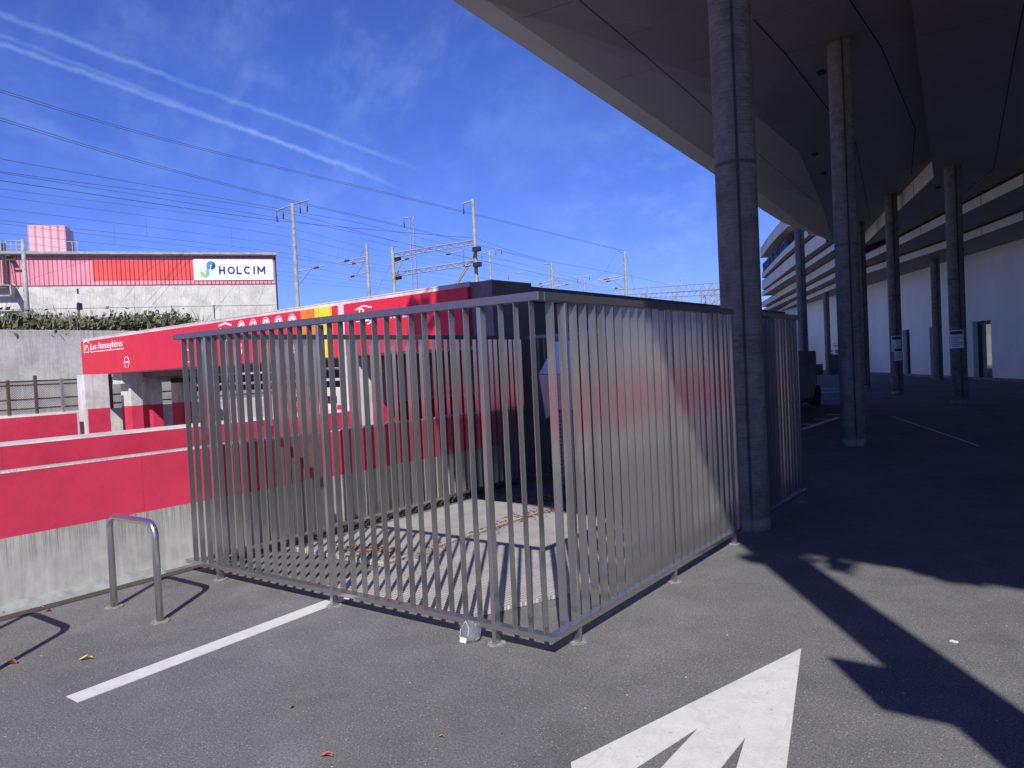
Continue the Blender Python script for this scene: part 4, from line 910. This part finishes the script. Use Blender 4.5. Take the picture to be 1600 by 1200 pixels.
# shrubs on top of the retaining wall
def shrub(yc, x, wid, hgt, nleaf, label, dry=.12):
    s = thing('shrub', (x, yc, 3.15), label, 'shrub', 'shrubs on the embankment edge')
    mb = MB(); dm = MB(); st = MB(); cl = [(random.uniform(-wid/2, wid/2), random.uniform(-.5, .5), random.uniform(.1, hgt)*random.uniform(.5, 1)) for _ in range(int(8+wid*5))]
    for cy, cx, cz in cl: st.tube([(x+cx*.4, yc+cy*.6, 3.12), (x+cx, yc+cy, 3.15+cz)], .015, 4, .005)
    for i in range(nleaf):
        cy, cx, cz = random.choice(cl); r = .20
        q = (x+cx+random.gauss(0, r), yc+cy+random.gauss(0, r*1.1), max(3.16, 3.15+cz+random.gauss(0, r*.7)))
        if random.random() < dry:
            dm.add([q, (q[0]+random.uniform(-.05, .05), q[1]+.02, q[2]), (q[0]+random.uniform(-.15, .15), q[1]+random.uniform(-.15, .15), q[2]+random.uniform(.15, .4))], [(0, 1, 2)])
        else:
            n = Vector((random.gauss(0, 1), random.gauss(0, 1), random.gauss(.5, 1))).normalized(); a = n.orthogonal().normalized(); b_ = n.cross(a); sz = random.uniform(.04, .10); Q = Vector(q)
            mb.add([Q-a*sz, Q+b_*sz*.7, Q+a*sz, Q-b_*sz*.7], [(0, 1, 2, 3)])
    part(mb, 'foliage', 'leaf', s); part(st, 'stem', 'stem', s)
    if dm.v: part(dm, 'dry_stalks', 'drygrass', s)
ypx = lambda px: float(onX(px, 500, -23.6)[1])
for (pa, hg, dr, lab) in ((15, .85, .1, 'dense dark shrub at the far left above the retaining wall'), (55, .65, .25, 'low shrub just right of the concrete pole'), (92, .55, .5, 'dry grassy shrub between the concrete pole and the signal post'),
                          (125, .60, .4, 'shrub at the foot of the signal post'), (150, .35, .6, 'lowest straggly shrub, right of the signal post'), (183, .85, .1, 'upright leafy shrub standing apart over bare concrete'),
                          (222, .75, .15, 'leafy shrub with pale stalks over the left end of the fascia'), (248, 1.05, .1, 'tallest spiky shrub of the row'), (275, .75, .2, 'broad shrub right of the tallest one'), (305, .6, .35, 'last thin shrub beside the small white headed post')):
    yc = ypx(pa); shrub(yc, -23.9, 1.2, hg*.78, 1100, lab, dr)
mb = MB()
for i in range(2600):
    y = random.uniform(2, 17); x = -23.7-abs(random.gauss(0, .8)); h = random.uniform(.06, .28)
    mb.add([(x, y, 3.14), (x+.012, y+.025, 3.14), (x+random.gauss(0, .06), y+random.gauss(0, .08), 3.14+h)], [(0, 1, 2)])
tag(mb.build('dry_grass', 'drygrass'), kind='stuff')

# ------------------------------------------------------------------ catenary masts
def mast(px, pt, pb, z, r, label, lattice=False, brackets=(), cross=None, name='catenary_mast'):
    b_ = dep(px, pb, z); t_ = dep(px-(pb-pt)*.06, pt, z); x, y = b_[0], b_[1]; zt = float(t_[2])
    th = thing(name, (x, y, 3.1), label, 'mast', 'railway masts')
    Rv = Vector((right.x, right.y, 0)).normalized(); UP = Vector((0, 0, 1)); B = Vector((x, y, 0))
    def q(dx, zz_, dn=0): return B+Rv*dx+Vector((-Rv.y, Rv.x, 0))*dn+UP*zz_
    mb = MB()
    if lattice:
        for sx in (-1, 1):
            for sy in (-1, 1): mb.tube([q(sx*r*2.2, 3.1, sy*r*2), q(sx*r*1.2, zt, sy*r)], .03, 4)
        k = 16
        for i in range(k):
            za = 3.1+(zt-3.1)*i/k; zb2 = 3.1+(zt-3.1)*(i+1)/k; s = -1 if i % 2 else 1; w_ = r*(2.2-1.0*i/k); mb.tube([q(-s*w_, za, -r*1.5), q(s*w_, zb2, -r*1.5)], .022, 4)
    else: mb.tube([q(0, 3.1), q(0, zt)], r*1.15, 10, r*.85)
    part(mb, 'shaft', 'mast', th)
    pxm = (z/FPX)
    for (dx, dz0, dz1, kind) in brackets:    # offsets in photograph pixels turned into metres at the mast's distance
        X = dx*pxm; a = zt-dz0*pxm; c = zt-dz1*pxm; mb = MB(); mb.tube([q(0, a), q(X, c)], .045, 6); mb.tube([q(0, a-1.2*(1 if kind else -1)), q(X*.55, a+(c-a)*.55)], .035, 6)
        mb.tube([q(X*.75, a+(c-a)*.75-.12), q(X*1.02, c-.22)], .03, 5)
        ar = part(mb, 'bracket_arm', 'galv', th); part(MB().tube([q(X*.62, a+(c-a)*.62), q(X*.80, a+(c-a)*.80)], .085, 8), 'insulator', 'insulator', ar)
    if cross:
        (xl, dl, xr, dr_, hang) = cross
        mb = MB(); mb.tube([q(xl*pxm, zt-dl*pxm), q(0, zt-.1), q(xr*pxm, zt-dr_*pxm)], .06, 6); cr = part(mb, 'cross_arm', 'galv', th)
        for hx in hang:
            zz_ = zt-(dl*hx/xl if hx*xl > 0 and xl else dr_*hx/xr)*pxm; im = MB().tube([q(hx*pxm, zz_), q(hx*pxm, zz_-.9)], .02, 5).tube([q(hx*pxm, zz_-.45), q(hx*pxm, zz_-.85)], .06, 7); part(im, 'insulator', 'insulator', cr)
    return th
mast(465.5, 319, 479, 57, .16, 'tall concrete mast with a wide T-shaped crossarm, right of the pink hall', cross=(-26, 10, 26, -4, (-25, -15, 12, 23)), brackets=((45, 106, 99, 1),))
mast(577, 381, 466, 57, .14, 'shorter mast with three bracket arms, between the T-shaped mast and the portal', brackets=((-45, 20, 27, 1), (-30, 26, 31, 0), (-34, 44, 52, 0)))
mast(745, 312, 442, 59, .15, 'tallest tubular portal mast with a hook arm at its head', brackets=(), cross=(-18, 7, .1, 0, (-15,)))
mast(616.5, 386, 462, 58, .16, 'left mast of the steel portal', brackets=((31, 26, 17, 1),))
mast(646, 338, 400, 70, .13, 'slim lattice mast behind the portal', lattice=True, cross=(-13, 3, .1, 0, (-12,)))
mast(767, 392, 442, 110, .20, 'distant mast with a long crossarm just right of the portal', cross=(-19, 6, 22, -3, (-12, 10, 19)))
mast(815, 425, 447, 120, .16, 'small distant mast with one arm left of the paired masts', cross=(-22, 3, .1, 0, (-20,)))
mast(864, 411, 459, 75, .15, 'mast with arms on both sides above the fence corner', brackets=((-27, 26, 33, 1), (30, 38, 33, 0), (-24, 32, 36, 0)), cross=(-12, 1, .1, 0, ()))
mast(871, 422, 460, 95, .14, 'thin lattice mast just right of another mast', lattice=True)
mast(913.5, 431, 462, 130, .20, 'distant T-shaped mast in the middle of the gap', cross=(-17, 2, 18, -2, (-10, 9)))
mast(979, 394, 466, 70, .15, 'right hand mast with long stay arms', brackets=((-43, 36, 42, 0), (-38, 40, 45, 1), (-22, 58, 55, 0)), cross=(-10, -2, .1, 0, ()))
mast(1065, 436, 462, 110, .08, 'tiny aerial mast on the distant portal', cross=(-4, 1, 6, 1, ()))
# portal with two lattice beams and a brace
po = thing('signal_portal', tuple(dep(680, 460, 58))[:2]+(3.1,), 'steel portal with two trapezoid lattice beams between two masts', 'portal')
def truss(a, b_, h, mb, n=16, w=.25):
    a = Vector(a); b_ = Vector(b_)
    for dz in (0, h): mb.tube([a+Vector((0, 0, dz)), b_+Vector((0, 0, dz))], .05, 5)
    for i in range(n):
        p = a+(b_-a)*i/n; q = a+(b_-a)*(i+1)/n; mb.tube([p+Vector((0, 0, h if i % 2 else 0)), q+Vector((0, 0, 0 if i % 2 else h))], .035, 4)
for (ya, yb) in ((403, 381), (433, 413)):
    mb = MB(); truss(dep(611, ya, 58), dep(744, yb, 59), .32, mb); part(mb, 'lattice_beam', 'galv', po)
mb = MB(); mb.tube([dep(745, 396, 59), dep(713, 446, 59)], .09, 6).tube([dep(742, 396, 59), dep(710, 446, 59)], .05, 6); part(mb, 'diagonal_brace', 'galv', po)
mb = MB(); mb.tube([dep(724, 385, 58.7), dep(725, 414, 58.7)], .06, 6).tube([dep(722, 392, 58.7), dep(698, 397, 58.7)], .04, 6); part(mb, 'drop_bracket', 'galv', po)
part(MB().tube([dep(704, 396, 58.7), dep(697, 397, 58.7)], .10, 8), 'insulator', 'insulator', po)
for px, yy in ((741, 388), (742, 412), (616, 404), (617, 432)):
    q = dep(px+3, yy, 58.4); part(MB().box(q[0]-.25, q[0]+.35, q[1]-.2, q[1]+.2, q[2]-.25, q[2]+.1), 'clamp', 'dark_metal', po)
# distant pale portals at right
for k, (a, b_, z, h, lab) in enumerate((((955, 462), (1135, 451), 105, .9, 'long pale lattice gantry crossing the tracks behind the near column'), ((1000, 466), (1135, 460), 90, .6, 'lower pale lattice gantry just above the steel fence'))):
    th = thing('lattice_gantry', tuple(dep(a[0], a[1], z))[:2]+(3.1,), lab, 'gantry'); mb = MB(); truss(dep(a[0], a[1], z+20), dep(b_[0], b_[1], z), h, mb, 30); part(mb, 'lattice_beam', 'mast', th)
    for px, yt in ((1007, 448), (1053, 450), (1098, 448), (1113, 444), (1123, 452)):
        t_ = dep(px, yt+8*k, z+5); part(MB().tube([(t_[0]-.35, t_[1], 3.1), (t_[0]-.35, t_[1], t_[2])], .09, 5).tube([(t_[0]+.35, t_[1], 3.1), (t_[0]+.35, t_[1], t_[2])], .09, 5), 'leg', 'mast', th)
        mb = MB()
        for i in range(5): zb2 = 5.+i*(t_[2]-5)/5; mb.tube([(t_[0]-.35, t_[1], zb2), (t_[0]+.35, t_[1], zb2+.5)], .05, 4)
        part(mb, 'bracing', 'mast', th)
# wires, from near left to far right
WG = 'overhead railway wires'
def wire(pts, label, r=.012, twin=None):
    r *= .78
    P = [Vector(dep(*p)) for p in pts]; out = []
    # smooth curve through the points
    n = len(P)
    for i in range(n-1):
        p0 = P[max(0, i-1)]; p1_ = P[i]; p2_ = P[i+1]; p3_ = P[min(n-1, i+2)]
        for j in range(8):
            t_ = j/8; out.append(.5*((2*p1_)+(p2_-p0)*t_+(2*p0-5*p1_+4*p2_-p3_)*t_*t_+(3*p1_-p0-3*p2_+p3_)*t_**3))
    out.append(P[-1]); mb = MB()
    mb.tube(out, r, 4)
    if twin: mb.tube([q+Vector((0, 0, twin)) for q in out], r, 4)
    o_ = mb.build('overhead_wire', 'wire'); return tag(o_, label, 'wire', WG)
wire([(-60, 124, 26), (0, 144, 29), (291, 228, 40), (700, 326, 57), (975, 393, 72)], 'highest twin wire, running to the right hand mast', .013, .10)
wire([(-60, 168, 26), (0, 188, 29), (219, 254, 37), (459, 316, 49), (634, 356, 62), (860, 412, 75)], 'second twin wire, just over the T-shaped mast', .013, .10)
wire([(-60, 231, 30), (0, 248, 33), (440, 327, 54), (640, 367, 66), (915, 440, 120)], 'wire leaving the frame at left below the second twin wire', .013)
wire([(-60, 256, 30), (0, 268, 33), (440, 331, 55), (660, 387, 66), (930, 446, 120)], 'wire carried by the T-shaped mast, third from its top', .013)
wire([(-60, 258, 31), (0, 270, 34), (430, 340, 55), (640, 382, 66), (910, 443, 120)], 'wire carried by the T-shaped mast on its left arm', .013)
wire([(-60, 273, 30), (0, 282, 33), (437, 345, 56), (738, 372, 59)], 'dark heavy wire running from the left edge to the portal', .018)
wire([(738, 370, 59), (840, 404, 68), (978, 430, 70), (1062, 449, 105)], 'wire falling from the portal to the right hand mast', .015)
ORD = ['first', 'second', 'third', 'fourth', 'fifth', 'sixth', 'seventh', 'eighth', 'ninth', 'tenth', 'eleventh', 'twelfth']
for kw, pts in enumerate(([(-40, 289, 34), (0, 295, 36), (440, 355, 58), (640, 400, 80), (960, 452, 140)], [(-40, 301, 36), (0, 307, 38), (440, 368, 60), (640, 408, 84), (960, 455, 150)],
            [(-40, 321, 40), (0, 326, 42), (440, 383, 64), (640, 421, 86), (960, 458, 150)], [(-40, 339, 40), (0, 344, 43), (440, 395, 62), (640, 430, 88), (960, 461, 150)],
            [(-40, 344, 44), (0, 349, 46), (440, 402, 66), (640, 424, 88), (960, 456, 150)], [(-40, 360, 44), (0, 364, 46), (440, 411, 66), (640, 442, 90), (900, 461, 150)],
            [(-40, 371, 46), (0, 375, 47), (200, 400, 55), (440, 424, 66), (640, 450, 90)], [(-40, 395, 50), (0, 399, 52), (420, 429, 66), (640, 455, 92)],
            [(430, 438, 62), (640, 455, 90), (800, 462, 120)], [(560, 372, 58), (700, 402, 75), (960, 452, 140)], [(750, 400, 75), (880, 425, 100), (1000, 455, 150)], [(750, 415, 80), (880, 440, 110), (960, 455, 150)])):
    wire(pts, (ORD[kw]+' thin wire below the heavy one, counted downwards at the left edge') if kw < 8 else ('short thin wire right of the pink hall', 'thin wire crossing between the two portal beams', 'upper thin wire running right from the portal', 'lower thin wire running right from the portal')[kw-8], .011)
wire([(612, 412, 58), (585, 462, 58)], 'thin stay wire from the left portal mast down to the left', .012)
wire([(979, 398, 70), (995, 468, 70)], 'stay wire slanting down from the right hand mast', .012)
wire([(963, 393, 70), (945, 425, 72), (925, 436, 74)], 'slack wire looping left from the right hand mast head', .012)
mb = None
for kd, (px, ya, yb, z) in enumerate(((228, 341, 369, 50), (361, 357, 386, 56), (528, 377, 403, 60), (178, 350, 383, 48), (482, 387, 412, 60))):
    a = Vector(dep(px, ya, z)); b_ = Vector(dep(px+2, yb, z)); b_.x, b_.y = a.x, a.y
    tag(MB().tube([a, b_], .010, 4).build('dropper_wire', 'wire'), 'short vertical dropper wire '+('above the middle of the pink hall', 'above the white company sign', 'above the entrance, farthest right', 'near the roof plant room, farthest left', 'just right of the T-shaped mast')[kd], 'wire', 'dropper wires')

# ------------------------------------------------------------------ trees behind the camera (seen in reflections and as shade)
def tree(x, y, z0, h, cr_, n, label, name='broadleaf_tree', trunk=True, sz=(.05, .11), squash=1.):
    t_ = thing(name, (x, y, z0), label, 'tree' if trunk else 'plant'); mb = MB()
    cl = []
    for i in range(int(10+cr_*9)):
        a = random.uniform(0, 6.3); rr = cr_*math.sqrt(random.random())*.85; cl.append((x+math.cos(a)*rr, y+math.sin(a)*rr, z0+h-cr_*squash+random.uniform(-.8, .9)*cr_*squash, random.uniform(.25, .5)*min(1.2, cr_)))
    for i in range(n):
        c = random.choice(cl); q = Vector((random.gauss(0, 1), random.gauss(0, 1), random.gauss(0, .7*squash))); q = q.normalized()*c[3]*random.uniform(.5, 1.1)+Vector(c[:3])
        nn = Vector((random.gauss(0, 1), random.gauss(0, 1), random.gauss(.4, 1))).normalized(); a = nn.orthogonal().normalized(); b_ = nn.cross(a); s_ = random.uniform(*sz)
        mb.add([q-a*s_, q+b_*s_*.6, q+a*s_, q-b_*s_*.6], [(0, 1, 2, 3)])
    part(mb, 'crown', 'leaf', t_); tm = MB()
    if trunk: tm.tube([(x, y, z0), (x+.05, y, z0+h*.35), (x, y+.05, z0+h-cr_)], .16, 8, .07)
    for c in cl: tm.tube([(x, y, z0+(h-cr_*1.4 if trunk else 0)), (c[0], c[1], c[2])], .03 if trunk else .012, 5, .008)
    part(tm, 'trunk' if trunk else 'stem', 'stem', t_)
tree(6.15, -7.35, 0, 9.3, 1.6, 5000, 'broadleaf tree behind the camera that throws soft shade at the bottom edge')
for i, (x, y, h) in enumerate(((-3, -24, 7), (-7.5, -27, 8.5), (-12, -25, 7.5), (-17, -29, 9), (-22, -26, 8))):
    tree(x, y, 0 if x > -6 else -3, h+(0 if x > -6 else 3), 3.0, 4200, ('first', 'second', 'third', 'fourth', 'fifth')[i]+' tree from the right in the row far behind the camera', sz=(.12, .26))
for i, (px, py, zz_, w_) in enumerate(((1205, 864, 7.5, .24), (1308, 884, 7.4, .12), (1385, 876, 7.35, .15), (1475, 889, 7.5, .20), (1565, 906, 7.4, .16))):
    g = Vector(gnd(px, py)); q = g+SUN_TO*(zz_/SUN_TO.z)  # unseen leaf clusters set up the sun ray to throw dappled shade
    tree(q.x, q.y, 7.18, .30, w_, 260, ('first', 'second', 'third', 'fourth', 'fifth')[i]+' unseen leaf cluster from the left, added on the canopy front edge to cast shade', 'shade_leaf_cluster', False, (.03, .07), .6)
q = Vector(onY(652, 500, 8.3)); q = q+SUN_TO*((7.6-q.z)/SUN_TO.z); tree(q.x, q.y, 7.18, .6, .30, 420, 'unseen leaf cluster added on the canopy edge to shade the crimson fascia', 'shade_leaf_cluster', False, (.03, .07), 1.)  # added out of view so its leaf shadow lands on the fascia
